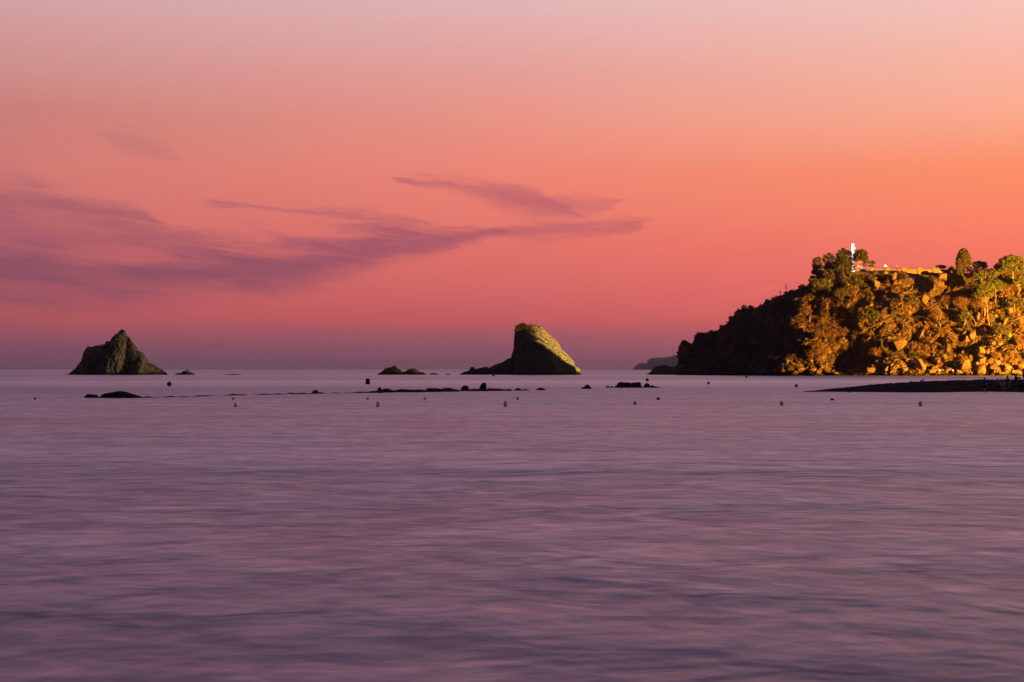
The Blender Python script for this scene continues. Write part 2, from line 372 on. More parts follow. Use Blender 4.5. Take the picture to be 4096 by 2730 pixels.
ridge_land('distant_hills', [(2531, 1478), (2536, 1472), (2544, 1464), (2550, 1457), (2560, 1453), (2575, 1452), (2580, 1456), (2584, 1455), (2590, 1448), (2591, 1442), (2600, 1436), (2612, 1433), (2622, 1431), (2640, 1432),
    (2658, 1431), (2670, 1428), (2685, 1427), (2695, 1422), (2706, 1421), (2730, 1420), (2790, 1412), (2900, 1400), (3100, 1395), (3400, 1380), (4200, 1370), (5200, 1385), (6400, 1475)], 6200, 1400, 4,
    M['far'], 'distant purple cape on the horizon beyond the dark headland')

# ---------------------------------------------------------------- the headland
SIL = [(2575, 1504), (2586, 1499), (2600, 1490), (2612, 1474), (2628, 1466), (2640, 1462), (2662, 1460), (2680, 1466), (2695, 1470), (2705, 1464), (2712, 1452), (2717, 1418), (2724, 1382), (2728, 1364), (2738, 1360), (2750, 1364), (2760, 1374), (2771, 1373), (2778, 1351),
    (2784, 1341), (2800, 1335), (2825, 1333), (2845, 1329), (2868, 1324), (2880, 1311), (2890, 1304), (2905, 1298), (2916, 1283), (2936, 1267), (2942, 1247), (2950, 1240), (2968, 1238), (3010, 1233), (3055, 1222),
    (3066, 1206), (3085, 1202), (3096, 1193), (3110, 1188), (3132, 1181), (3150, 1170), (3180, 1161), (3200, 1152), (3240, 1143), (3262, 1128), (3290, 1105), (3320, 1092), (3400, 1086), (3470, 1091), (3500, 1092), (3560, 1093),
    (3600, 1089), (3650, 1095), (3680, 1098), (3720, 1104), (3740, 1094), (3775, 1097), (3800, 1099), (3850, 1094), (3900, 1092), (3950, 1090), (4000, 1086), (4100, 1082), (4300, 1070), (4500, 1080), (4700, 1110)]
sil_y = lerp([p[0] for p in SIL], [p[1] for p in SIL])
base_D = lerp([2575, 2712, 2900, 3000, 3100, 3200, 4700], [624, 604, 566, 548, 532, 525, 520])
ridge_D = lerp([2575, 2640, 2712, 2800, 2900, 3000, 3100, 3200, 3300, 3500, 3700, 4096, 4700], [627, 628, 616, 602, 590, 577, 566, 563, 562, 563, 566, 570, 575])
back_T = lerp([2575, 2640, 2712, 2900, 3100, 3300, 4700], [2, 4, 6, 14, 26, 50, 70])
NXH, NTH, NBH = 760, 230, 26
gx = np.concatenate([np.linspace(2576, 2800, 150, endpoint=False), np.linspace(2800, 4150, 540, endpoint=False), np.linspace(4150, 4700, 70)])
sx = sil_y(gx); bD = base_D(gx); rD = ridge_D(gx)
tt = np.linspace(0, 1, NTH)
GX, T = np.meshgrid(gx, tt)
zr = HC - (sx - HY) / FPX * rD
Z = -1.2 + (zr[None, :] + 1.2) * T
prof = 0.8 * T + 0.2 * T ** 2.0
D = bD[None, :] + (rD - bD)[None, :] * prof
X = (GX - 2048) / FPX * D
BUMPS = [(3130, 1440, 34, 50, 3), (3235, 1335, 60, 70, 5), (3410, 1420, 72, 62, -13), (3330, 1470, 60, 26, -4), (3540, 1230, 95, 70, 5), (3650, 1345, 42, 34, -7), (3775, 1165, 75, 40, -11), (3855, 1165, 60, 45, -8),
    (3560, 1460, 60, 34, 4), (3380, 1290, 45, 22, -6), (3320, 1140, 40, 26, -6), (3900, 1430, 140, 40, 4), (3960, 1260, 60, 60, 4), (3700, 1200, 32, 26, 5), (3585, 1310, 40, 30, -6), (3840, 1395, 26, 30, -5), (3755, 1370, 30, 22, -3),
    (3210, 1235, 30, 40, 3), (3480, 1120, 30, 20, 3), (3890, 1470, 14, 30, -5), (4030, 1440, 30, 40, 4), (3250, 1420, 40, 50, 4), (3600, 1130, 60, 22, 3), (3990, 1420, 50, 26, 3), (4060, 1300, 50, 50, 2)]
PY = HY - (Z - HC) / D * FPX
rel = np.zeros_like(Z)
for cx, cy, ax, ay, am in BUMPS: rel += am * np.exp(-((GX - cx) / ax) ** 2 - ((PY - cy) / ay) ** 2)
fade = np.clip((1 - T) * 8, 0.12, 1) * np.clip((zr[None, :] - 0) / 14, 0.28, 1)
pt = np.stack([X.ravel(), D.ravel(), Z.ravel()], 1)
warp = np.stack([fbm(pt / 9 + 40, 2), fbm(pt / 9 + 80, 2), fbm(pt / 9 + 120, 2)], 1)
q = (pt + warp * 2.5) @ np.array([[0.86, 0.2, -0.46], [-0.3, 0.95, 0.0], [0.44, 0.14, 0.88]])
w1, w2, f1 = worley(q * np.array([1 / 7.0, 1 / 7.0, 1 / 5.0])); a1, a2, f2 = worley(q * np.array([1 / 2.6, 1 / 2.6, 1 / 1.7]) + 9)
strata = fbm(q * np.array([1 / 7.0, 1 / 5.0, 1 / 1.1]) + 3, 3, ridged=True)
disp = fbm(pt / 16, 3) * 2.3 + fbm(pt / 6 + 7, 3, ridged=True) * 0.6 + strata * 0.42 + f1 * 3.0 - 1.3 * np.exp(-((w2 - w1) / 0.09) ** 2) + f2 * 1.15 - 0.7 * np.exp(-((a2 - a1) / 0.10) ** 2) + fbm(pt / 1.2, 3) * 0.28
disp = disp.reshape(Z.shape) * fade + rel * np.clip((1 - T) * 6, 0, 1)
# push along the horizontal normal of the coast
tx = np.gradient(X[0] * 0.5 + (GX[0] - 2048) / FPX * rD * 0.5); ty = np.gradient(0.5 * bD + 0.5 * rD)
ln = np.hypot(tx, ty); nxx, nyy = ty / ln, -tx / ln
k = 15; ker = np.ones(2 * k + 1) / (2 * k + 1)
nxx = np.convolve(np.pad(nxx, k, 'edge'), ker, 'valid'); nyy = np.convolve(np.pad(nyy, k, 'edge'), ker, 'valid')
XS = X + nxx * disp * 0.85; YS = D + nyy * disp * 0.85; ZS = Z + disp * 0.25 * fade * np.clip(T * 12, 0, 1)
tb = np.linspace(0, 1, NBH + 1)[1:]
bT = back_T(gx)
XB, YB, ZB = [], [], []
for t_ in tb:
    yy = rD + bT * t_ * 1.0; zz = zr * (1 - 0.04 * t_) - (zr * 0.96 + 2) * np.clip((t_ - 0.45) / 0.55, 0, 1) ** 1.3 - 0.4 * math.sin(min(1, t_ * 8) * 1.57)
    xx = (gx - 2048) / FPX * (rD + bT * t_ * 0.4)
    XB.append(xx); YB.append(yy); ZB.append(zz)
XB, YB, ZB = map(np.array, (XB, YB, ZB))
pb = np.stack([XB.ravel(), YB.ravel(), ZB.ravel()], 1)
ZB = ZB + fbm(pb / 8, 3).reshape(ZB.shape) * np.clip(tb * 3, 0, 1)[:, None] * 0.8
XA = np.vstack([XS, XB]); YA = np.vstack([YS, YB]); ZA = np.vstack([ZS, ZB])
nr = XA.shape[0]; ncol = len(gx)
V = np.stack([XA.ravel(), YA.ravel(), ZA.ravel()], 1)
idx = np.arange(nr * ncol).reshape(nr, ncol)
F = np.stack([idx[:-1, :-1].ravel(), idx[:-1, 1:].ravel(), idx[1:, 1:].ravel(), idx[1:, :-1].ravel()], 1)
headland = setp(mesh('headland', V, F, M['headland'], smooth=False), 'steep rocky headland lit orange on its near face, dark on its seaward slope', kind='structure')
HB = BVHTree.FromPolygons([tuple(v) for v in V], F.tolist())
EYE = Vector((0, 0, HC))
def hit(px, py, lift=0.0):
    """point of the slope that is seen along this line from the shore"""
    d = (P(px, py, 1.0) - EYE).normalized()
    for k_ in range(12):
        h = HB.ray_cast(EYE, d)
        if h[0] is not None: return h[0] + Vector((0, 0, lift))
        py += 6; d = (P(px, py, 1.0) - EYE).normalized()
    return P(px, py, 560)
def ground(x, y):
    h = HB.ray_cast(Vector((x, y, 120)), Vector((0, 0, -1)))
    return h[0].z if h[0] is not None else 0.0
def gpx(px, D_): 
    x = (px - 2048) / FPX * D_
    return Vector((x, D_, ground(x, D_)))
def ppm(D_): return FPX / D_      # photo pixels per metre at that distance

# ---------------------------------------------------------------- free-standing rock masses
def rock_mass(name, sil, D0, front, back, label, cat, m_, parts=None, nx=220, nz=110, amp=1.0, wave=5.0, group=None, zb=-0.8, seed=0.0, block=1.0, parent=None):
    """sil: silhouette seen from the shore; front(px, z, ztop) gives how far the face stands out towards the shore, back() how far behind"""
    sxs = np.array([s_[0] for s_ in sil], float); sys_ = np.array([s_[1] for s_ in sil], float)
    gxx = np.linspace(sxs[0], sxs[-1], nx); zt = HC - (np.interp(gxx, sxs, sys_) - HY) / FPX * D0
    zt = np.maximum(zt, zb + 0.05)
    rows = []
    s1 = np.linspace(0, 1, nz)
    def edge(s_): return np.sqrt(np.clip(1 - s_ ** 2.2, 0, 1))
    for sgn in (1, -1):
        sarr = s1 if sgn == 1 else s1[::-1][1:]
        for s_ in sarr:
            z = zb + (zt - zb) * s_
            off = (front if sgn == 1 else back)(gxx, z, zt) * (edge(s_) * 0.55 + 0.45 * (1 - s_))
            rows.append(np.stack([(gxx - 2048) / FPX * D0, D0 - sgn * off, z, np.full(nx, edge(s_)), np.full(nx, sgn)], 1))
    R = np.array(rows); p = R[:, :, :3].reshape(-1, 3) + seed
    wr = np.stack([fbm(p / wave + 40, 2), fbm(p / wave + 80, 2), fbm(p / wave + 120, 2)], 1)
    q = p + wr * wave * 0.3
    w1, w2, f1 = worley(q / wave); a1, a2, f2 = worley(q / (wave * 0.36) + 5); c1, c2, f3 = worley(q / (wave * 0.15) + 8)
    dsp = fbm(p / (wave * 2), 3) * 0.30 * wave + f1 * 0.40 * wave * block - 0.10 * wave * np.exp(-((w2 - w1) / 0.1) ** 2) + f2 * 0.15 * wave * block - 0.05 * wave * np.exp(-((a2 - a1) / 0.12) ** 2) + f3 * 0.05 * wave
    dsp = dsp.reshape(R.shape[:2]) * amp * (0.25 + 0.75 * R[:, :, 3]) * np.clip((R[:, :, 2] - zb) / (wave * 0.4), 0.3, 1)
    hfac = np.clip((zt - zb) / (wave * 0.8), 0.05, 1)[None, :]
    dsp = dsp * hfac
    Yv = R[:, :, 1] - R[:, :, 4] * dsp
    Xv = R[:, :, 0] + 0.10 * dsp * R[:, :, 4]
    Vv = np.stack([Xv.ravel(), Yv.ravel(), (R[:, :, 2] + 0.22 * dsp * (R[:, :, 3] < 0.6) * np.clip((R[:, :, 2] - zb) / wave - 0.3, 0, 1)).ravel()], 1)
    nr_ = R.shape[0]; ii = np.arange(nr_ * nx).reshape(nr_, nx)
    Ff = np.stack([ii[:-1, :-1].ravel(), ii[:-1, 1:].ravel(), ii[1:, 1:].ravel(), ii[1:, :-1].ravel()], 1).tolist()
    Ff.append(ii[:, 0].tolist()[::-1]); Ff.append(ii[:, -1].tolist())
    cx = float(np.mean(gxx)); org = ((cx - 2048) / FPX * D0, D0, 0)
    if parent is not None: return mesh(name, Vv, Ff, m_, parent)
    o = mesh(name, Vv, Ff, m_, origin=org)
    return setp(o, label, cat, group)

def interp(pts): return lerp([p[0] for p in pts], [p[1] for p in pts])
# --- the tall stack in the middle
CS = [(1830, 1503), (1836, 1499), (1859, 1487), (1874, 1484), (1884, 1468), (1894, 1469), (1902, 1477), (1933, 1470), (1948, 1468), (1955, 1473), (1978, 1460), (2012, 1449), (2029, 1436), (2044, 1432), (2047, 1416), (2053, 1402), (2056, 1362), (2058, 1334), (2059, 1326), (2063, 1309),
    (2075, 1298), (2092, 1293), (2106, 1298), (2112, 1302), (2124, 1299), (2142, 1302), (2170, 1312), (2182, 1325), (2203, 1344), (2223, 1362), (2236, 1377), (2245, 1398), (2267, 1416), (2284, 1433), (2297, 1449), (2302, 1467), (2320, 1477), (2326, 1497), (2334, 1503)]
crease = lambda z: np.interp(z, [0, 4, 8, 10.6, 12.9, 15, 17, 21, 23], [2232, 2212, 2200, 2186, 2150, 2120, 2104, 2098, 2095])
def cs_front(px, z, zt):
    c = crease(z); m_ = 620 / FPX
    top = 23.0 - 0.62 * z
    left = np.where(px > 2045, 3 + (top - 3) * (px - 2045) / (c - 2045), 3.0); right = top - (px - c) * m_ * 0.45
    f = np.where(px < c, left, right)
    soft = 2.0 + 9 * np.exp(-((px - 1940) / 90.0) ** 2)
    return np.maximum(f, np.clip(zt, 0.5, 3) + 0 * soft) * np.clip(zt / 6, 0.12, 1)
def cs_back(px, z, zt): return np.clip(zt * 0.9, 0.6, 14)
stack_mid = thing('sea_stack', ((2120 - 2048) / FPX * 620, 620, 0), 'tall fin-shaped sea stack, yellow-lit on its sloping shoulder, with a low rocky tail', 'sea stack')
rock_mass('rock', CS, 620, cs_front, cs_back, None, None, M['stack'], nx=420, nz=190, amp=0.62, wave=3.4, parent=stack_mid)
# --- the ragged stack on the left
LS = [(258, 1503), (262, 1500), (276, 1495), (308, 1469), (329, 1440), (340, 1433), (343, 1396), (350, 1385), (369, 1388), (381, 1382), (400, 1383), (423, 1378), (425, 1367), (446, 1365), (451, 1349), (470, 1333), (478, 1324), (486, 1320), (498, 1323), (506, 1346), (518, 1349), (523, 1362), (544, 1386), (547, 1402),
    (571, 1410), (586, 1431), (589, 1450), (615, 1459), (629, 1468), (659, 1485), (670, 1497), (676, 1503)]
def ls_front(px, z, zt):
    m_ = 620 / FPX
    f = 9.5 - 0.35 * z + 0 * px
    for cx, slope in ((0, 0),): pass
    saw = np.interp(px, [258, 352, 380, 430, 462, 500, 512, 572, 585, 600, 676], [1, 7.5, 2.5, 6.0, 9.5, 7.5, 1.5, 6.8, 8.0, 6.0, 1])
    sl = np.interp(z, [0, 8, 16, 20], [0, 0, 1.5, 0])
    return np.maximum(0.45 * f + saw * 1.3 * np.clip(1 - z / 40, 0.4, 1) + sl, 0.6) * np.clip(zt / 6, 0.12, 1)
stack_left = thing('sea_stack', ((470 - 2048) / FPX * 620, 620, 0), 'ragged pyramid sea stack with a tufted pointed summit, only faintly lit', 'sea stack')
rock_mass('rock', LS, 620, ls_front, lambda px, z, zt: np.clip(zt * 0.8, 0.5, 12), None, None, M['stack'], nx=360, nz=160, amp=0.95, wave=3.8, seed=31.0, parent=stack_left)
flat = lambda d: (lambda px, z, zt: np.clip(zt * d, 0.35, 6) + 0.25)
rock_mass('low_rock', [(700, 1503), (701, 1496), (712, 1493), (722, 1494), (732, 1485), (742, 1484), (746, 1479), (753, 1479), (757, 1486), (765, 1490), (770, 1494), (777, 1494), (779, 1503)], 618, flat(1.0), flat(1.0), 'small knobbly rock just off the foot of the ragged pyramid stack', 'rock', M['stack'], nx=90, nz=34, amp=0.6, wave=1.6)
rock_mass('low_rock', [(888, 1502), (893, 1498.6), (915, 1498.5), (925, 1496.4), (945, 1497), (952, 1498), (985, 1502)], 612, flat(1.2), flat(1.2), 'thin flat skerry barely above the water on its own, far out', 'rock', M['stack'], nx=60, nz=16, amp=0.3, wave=1.2, zb=-0.5)
rock_mass('low_rock', [(1505, 1503), (1509, 1498), (1530, 1485), (1542, 1473), (1560, 1471), (1568, 1466), (1583, 1463), (1587, 1472), (1600, 1477), (1610, 1488), (1622, 1486), (1632, 1478), (1650, 1475), (1665, 1476), (1676, 1487), (1695, 1491), (1711, 1500), (1714, 1503)], 620, flat(1.1), flat(1.0), 'craggy double-humped rock out at sea, left of the tall fin-shaped stack', 'rock', M['stack'], nx=200, nz=60, amp=0.7, wave=2.4, seed=12)
rock_mass('low_rock', [(1712, 1503), (1717, 1499), (1727, 1493), (1745, 1494), (1758, 1500), (1762, 1503)], 620, flat(1.1), flat(1.0), 'small low rock beside the craggy double-humped rock', 'rock', M['stack'], nx=60, nz=20, amp=0.5, wave=1.4, seed=15)
rock_mass('low_rock', [(1774, 1503), (1780, 1499), (1790, 1496), (1806, 1499), (1812, 1503)], 620, flat(1.1), flat(1.0), 'tiny rock awash just before the tail of the tall fin-shaped stack', 'rock', M['stack'], nx=40, nz=14, amp=0.5, wave=1.2, seed=18)

# ---------------------------------------------------------------- reef in front
def reef(sil, D0, label, name='reef_rock', seed=0.0, wave=0.8, amp=0.6, nx=90, nz=30, group=None, depth=1.2, cat='rock'):
    # sil rows are photo rows; the lowest row is the waterline
    return rock_mass(name, sil, D0, lambda px, z, zt: np.clip((zt + 0.3) * depth, 0.25, 3), lambda px, z, zt: np.clip((zt + 0.3) * depth, 0.25, 3), label, cat, M['reef'], nx=nx, nz=nz, amp=amp, wave=wave, zb=-0.35, seed=seed, block=0.5, group=group)
reef([(332, 1597), (337, 1590), (345, 1580), (352, 1577), (372, 1579), (388, 1580), (397, 1588), (402, 1597)], Dw(1592), 'low black reef rock with a rounded back, nearest the left edge', nx=70)
reef([(396, 1597), (400, 1588), (412, 1577), (440, 1571), (462, 1567), (482, 1563), (490, 1566), (500, 1566), (515, 1572), (540, 1579), (560, 1585), (580, 1592), (600, 1597)], Dw(1592) - 0.5, 'long black reef rock with a bright orange fleck on its back, below the pyramid stack', nx=140, seed=3)
reef([(318, 1596), (323, 1592), (330, 1592), (334, 1596)], Dw(1592), 'tiny black rock awash at the near end of the first reef', nx=24, nz=12, seed=4)
reef([(1030, 1583), (1036, 1577.5), (1050, 1577), (1060, 1583)], Dw(1579), 'flat black rock awash in the thin line of the reef, left of the dome boulder', nx=24, nz=12, seed=5)
reef([(1144, 1579), (1149, 1573), (1165, 1571), (1172, 1572), (1176, 1579)], Dw(1576), 'small flat black reef rock just left of the dome boulder', nx=30, nz=12, seed=6)
reef([(1242, 1578), (1247, 1570), (1254, 1563), (1264, 1561), (1272, 1562), (1273, 1573), (1275, 1578)], Dw(1574.5), 'dome-shaped black boulder standing alone on the thin reef line', 'boulder', nx=50, wave=1.2, amp=0.35)
reef([(1506, 1576), (1508, 1564), (1512, 1553), (1519, 1549), (1524, 1551), (1529, 1562), (1531, 1576)], Dw(1571.5), 'egg-shaped black boulder at the near-left end of the main reef', 'boulder', nx=50, wave=1.2, amp=0.3, seed=8)
reef([(1840, 1567), (1845, 1553), (1851, 1544), (1862, 1542), (1871, 1544), (1876, 1554), (1878, 1567)], Dw(1564), 'round black boulder on the main reef, beside the taller upright one', 'boulder', nx=50, wave=1.2, amp=0.3, seed=9)
reef([(1912, 1567), (1917, 1553), (1923, 1540), (1930, 1532), (1941, 1531), (1945, 1537), (1946, 1552), (1948, 1567)], Dw(1563.5), 'tallest upright black boulder on the main reef, below the fin-shaped stack', 'boulder', nx=60, wave=1.2, amp=0.3, seed=10)
ms = [(1395, 1577), (1402, 1571), (1420, 1569), (1440, 1567), (1470, 1568), (1490, 1565), (1500, 1564), (1515, 1565), (1530, 1556), (1545, 1554), (1562, 1558), (1572, 1562), (1585, 1560), (1605, 1557), (1640, 1559), (1662, 1560), (1672, 1558), (1700, 1559), (1712, 1553), (1745, 1554), (1760, 1556), (1775, 1553), (1802, 1552), (1815, 1557), (1835, 1560),
      (1850, 1561), (1880, 1558), (1905, 1555), (1930, 1559), (1952, 1554), (1975, 1555), (2000, 1556), (2020, 1558), (2040, 1557), (2052, 1563), (2056, 1568)]
cutx = [1395, 1530, 1580, 1700, 1768, 1840, 1948, 2056]
labs = ['low knobbly run of reef between the dome boulder and the egg-shaped boulder', 'humped reef slab just behind the egg-shaped boulder', 'long flat reef shelf in the middle of the main reef', 'blocky raised reef slab, centre of the main reef', 'smooth whale-backed reef slab left of the round boulder',
        'low reef shelf linking the round boulder and the tall upright boulder', 'level black reef slab right of the tall upright boulder']
for i_ in range(7):
    a_, b_ = cutx[i_], cutx[i_ + 1]; inner = [p for p in ms if a_ < p[0] < b_]
    ya, yb = np.interp([a_, b_], [p[0] for p in ms], [p[1] for p in ms]); wl = np.interp((a_ + b_) / 2, [1395, 2056], [1573.5, 1563.5])
    reef([(a_ - 4, wl + 4)] + [(a_ + 1, ya + 1.5)] + inner + [(b_ - 1, yb + 1.5), (b_ + 5, wl + 4)], Dw(wl) + 0.5 * (i_ % 2), labs[i_], 'reef_slab', seed=20 + 3 * i_, nx=110, nz=26, wave=0.9, amp=0.7, depth=2.2)
reef([(2048, 1566), (2056, 1560), (2072, 1552), (2078, 1555), (2090, 1559), (2105, 1557), (2118, 1562), (2124, 1566)], Dw(1563), 'low pair of black humps past the end of the main reef', seed=51, nx=60)
reef([(2136, 1565), (2145, 1558), (2158, 1551), (2172, 1553), (2182, 1558), (2187, 1565)], Dw(1561.5), 'small black hump standing apart below the foot of the fin-shaped stack', seed=52, nx=50)
reef([(2314, 1560), (2330, 1551), (2342, 1543), (2351, 1538), (2358, 1543), (2366, 1552), (2370, 1560)], Dw(1556), 'pointed black rock alone on the water right of the fin-shaped stack', seed=53, nx=60, amp=0.35, wave=1.2)
reef([(2418, 1556), (2424, 1546), (2432, 1544), (2442, 1548), (2448, 1544), (2454, 1549), (2458, 1556)], Dw(1551), 'little twin rock at the left end of the block-shaped reef', seed=54, nx=40)
reef([(2454, 1556), (2459, 1546), (2467, 1542), (2472, 1533), (2480, 1528), (2488, 1529), (2500, 1531), (2516, 1530), (2522, 1533), (2530, 1531), (2558, 1529), (2563, 1531), (2564, 1545), (2574, 1549), (2578, 1556)], Dw(1551.5), 'large block-shaped black rock with a flat top, between stack and headland', 'reef_slab', seed=55, nx=110, nz=36, wave=1.0, amp=0.45)
reef([(2572, 1556), (2576, 1542), (2582, 1535), (2588, 1533), (2597, 1536), (2601, 1548), (2603, 1556)], Dw(1551), 'squat cube-like rock right beside the large block-shaped rock', seed=56, nx=40, amp=0.4, wave=1.2)
reef([(2598, 1555), (2602, 1541), (2612, 1543), (2625, 1547), (2634, 1547), (2645, 1555)], Dw(1551.5), 'low wedge of rock tapering away at the right end of the block-shaped reef', seed=57, nx=50)
# shoals just under the surface: thin shelves of wet rock that barely break the water
def shoal(name, line, wid, label, zt=0.085, n=160):
    px = np.linspace(line[0][0], line[-1][0], n); py = np.interp(px, [p[0] for p in line], [p[1] for p in line])
    D_ = Dw(py); x = (px - 2048) / FPX * D_; V = []; F = []
    nz_ = fbm(np.stack([x / 2, D_ / 2, x * 0], 1), 4)
    for k_, (o, z) in enumerate(((-1, -0.08), (-0.45, 0), (0, 1), (0.5, 0), (1, -0.08))):
        for i in range(n):
            zz = (zt * (0.55 + 1.6 * nz_[i]) if z == 1 else (0.006 + 0.03 * nz_[i] if z == 0 else z)) - (0.08 if i in (0, n - 1) else 0)
            V.append((x[i], D_[i] + o * wid * (0.7 + 0.8 * nz_[(i * 7 + k_ * 31) % n]), zz))
    for k_ in range(4):
        for i in range(n - 1): F.append([k_ * n + i, k_ * n + i + 1, (k_ + 1) * n + i + 1, (k_ + 1) * n + i])
    return setp(mesh(name, V, F, M['reef'], smooth=True), label, kind='structure')
shoal('shoal', [(560, 1592), (640, 1590), (760, 1588), (900, 1583), (1100, 1579), (1300, 1575), (1410, 1573)], 1.6, 'thin dark shoal line barely awash between the two reefs')

# ---------------------------------------------------------------- the beach spit
crest = interp([(3205, 1568), (3240, 1564), (3300, 1558.5), (3400, 1549), (3500, 1540), (3560, 1534), (3620, 1530), (3700, 1526), (3800, 1523), (3900, 1521), (4096, 1519.5), (4700, 1512)])
lower = interp([(3205, 1569), (3300, 1568.5), (3460, 1569.5), (3646, 1571.5), (3800, 1571), (3850, 1569), (4000, 1568), (4096, 1571), (4700, 1590)])
gx2 = np.linspace(3207, 4700, 420); Df = Dw(lower(gx2)); Dc = Df + np.interp(gx2, [3207, 3300, 3600, 4096, 4700], [0.6, 4, 15, 19, 22])
zc = np.maximum(HC - (crest(gx2) - HY) / FPX * Dc, 0.03)
rows = []
for s_ in np.linspace(-0.12, 1, 30):
    rows.append(np.stack([(gx2 - 2048) / FPX * (Df + (Dc - Df) * s_), Df + (Dc - Df) * s_, np.where(s_ < 0, -0.25 * np.ones_like(zc), zc * (1 - (1 - max(s_, 0)) ** 1.7))], 1))
for s_ in np.linspace(0.1, 1.1, 14):
    rows.append(np.stack([(gx2 - 2048) / FPX * (Dc + 22 * s_ * np.clip(zc, 0.05, 1)), Dc + 22 * s_ * np.clip(zc, 0.05, 1), zc * (1 - s_ ** 1.6) - 0.1 * s_], 1))
R = np.array(rows); p = R.reshape(-1, 3)
nz_ = (fbm(p / np.array([2.2, 1.2, 1]), 4) * 0.10 + fbm(p / 0.35, 2) * 0.035).reshape(R.shape[:2])
R[:, :, 2] += nz_ * np.clip(R[:, :, 2] / 0.4, 0, 1)
nr_ = R.shape[0]; nn = len(gx2); ii = np.arange(nr_ * nn).reshape(nr_, nn)
F = np.stack([ii[:-1, :-1].ravel(), ii[:-1, 1:].ravel(), ii[1:, 1:].ravel(), ii[1:, :-1].ravel()], 1)
def beach_n(t, b):
    g = t.n('ShaderNodeNewGeometry'); pos = g.outputs['Position']; n = t.noise(pos, 4.0, 6, 0.75); v = t.noise(pos, 0.5, 4)
    st = t.noise(pos, 14.0, 2)
    col = t.ramp(t.m('ADD', t.m('MULTIPLY', n, 0.6), t.m('MULTIPLY', v, 0.4)), [(0.38, (0.02, 0.016, 0.018)), (0.62, (0.055, 0.044, 0.05))])
    t.l(t.mix(t.mr(st, 0.70, 0.76), col, (0.16, 0.15, 0.15, 1)), b.inputs['Base Color']); b.inputs['Specular IOR Level'].default_value = 0.0; b.inputs['Roughness'].default_value = 0.8
    bp = t.n('ShaderNodeBump'); bp.inputs['Strength'].default_value = 0.7; bp.inputs['Distance'].default_value = 0.12; t.l(n, bp.inputs['Height']); t.l(bp.outputs[0], b.inputs['Normal'])
M['beach'] = mat('dark_shingle', beach_n)
setp(mesh('beach', R.reshape(-1, 3), F, M['beach'], smooth=True), 'dark shingle spit running in from the shore', kind='structure')
BB = BVHTree.FromPolygons([tuple(v) for v in R.reshape(-1, 3)], F.tolist())
def bz(x, y):
    h = BB.ray_cast(Vector((x, y, 20)), Vector((0, 0, -1))); return h[0].z if h[0] is not None else 0.0
def beach_at(px, D_):
    x = (px - 2048) / FPX * D_; return Vector((x, D_, bz(x, D_)))

# ---------------------------------------------------------------- boulders on the headland's foot and slope
def hull(c, dims, rng, n=18, rx=0.0, jag=0.2):
    """an angular block: the convex hull of points on a squarish ellipsoid, then roughened"""
    bm = bmesh.new(); pts = rng.normal(size=(n, 3)); pts /= np.linalg.norm(pts, axis=1)[:, None]
    pts = np.sign(pts) * np.abs(pts) ** 0.72; pts *= (1 + rng.uniform(-jag, jag, (n, 1)))
    m_ = np.abs(pts).max(0); pts = pts / m_
    for p_ in pts: bm.verts.new((p_[0] * dims[0] / 2, p_[1] * dims[1] / 2, p_[2] * dims[2] / 2))
    r_ = bmesh.ops.convex_hull(bm, input=bm.verts)
    bmesh.ops.delete(bm, geom=[v for v in bm.verts if not v.link_faces], context='VERTS')
    bmesh.ops.bevel(bm, geom=bm.edges[:], offset=min(dims) * 0.035, segments=1, affect='EDGES')
    bmesh.ops.triangulate(bm, faces=bm.faces[:])
    bmesh.ops.subdivide_edges(bm, edges=[e for e in bm.edges if e.calc_length() > min(dims) * 0.35], cuts=1, use_grid_fill=True)
    V_ = np.array([v.co[:] for v in bm.verts]); F_ = [[v.index for v in f.verts] for f in bm.faces]
    V_ += (fbm(V_ / (max(dims) * 0.3) + rng.uniform(0, 50), 3)[:, None]) * V_ / np.linalg.norm(V_, axis=1)[:, None].clip(0.01) * min(dims) * 0.05
    bm.free()
    cr, sr_ = math.cos(rx), math.sin(rx)
    V2 = V_.copy(); V2[:, 0] = V_[:, 0] * cr - V_[:, 2] * sr_; V2[:, 2] = V_[:, 0] * sr_ + V_[:, 2] * cr
    return V2 + np.array(c), F_
def boulder(px, py, w_, h_, label, rot=0.0, depth=0.9, seed=None, name='boulder', n=13, sink=0.25, group=None):
    rng = np.random.default_rng(seed if seed is not None else int(px * 7 + py)); b = hit(px, py + h_ * 0.35); D_ = b.y; s_ = D_ / FPX
    w_m, h_m = w_ * s_, h_ * s_; d_m = max(min(w_m, h_m), 0.5 * max(w_m, h_m)) * depth
    c = P(px, py, D_ - d_m * sink)
    V_, F_ = hull(c, (w_m, d_m, h_m), rng, n, math.radians(rot))
    return setp(mesh(name, V_, F_, M['boulder'], origin=c), label, 'boulder', group)
def split_boulder(halves, label, seed):
    c0 = P(halves[0][0], halves[0][1], hit(halves[0][0], halves[0][1] + halves[0][3] * .3).y)
    root = thing('split_boulder', c0, label, 'boulder'); D_ = c0.y
    for i, (px, py, w_, h_, rot) in enumerate(halves):
        s_ = D_ / FPX; c = P(px, py, D_ - 0.6)
        V_, F_ = hull(c, (w_ * s_, min(w_, h_) * s_ * 1.1, h_ * s_), np.random.default_rng(seed + i), 18, math.radians(rot))
        mesh('rock_half', V_, F_, M['boulder'], root)
split_boulder([(3687, 1343, 36, 54, 12), (3715, 1337, 40, 44, -14)], 'big pale boulder split down the middle by a dark crack, below the lone crooked tree', 11)
split_boulder([(3866, 1357, 20, 32, -18), (3888, 1341, 26, 46, -12)], 'leaning slab pair with a black cleft between, halfway down the bright slope', 23)
split_boulder([(3912, 1267, 20, 40, -14), (3930, 1252, 26, 46, -4)], 'tall pale slab pair just behind the straight lit pine trunk', 41)
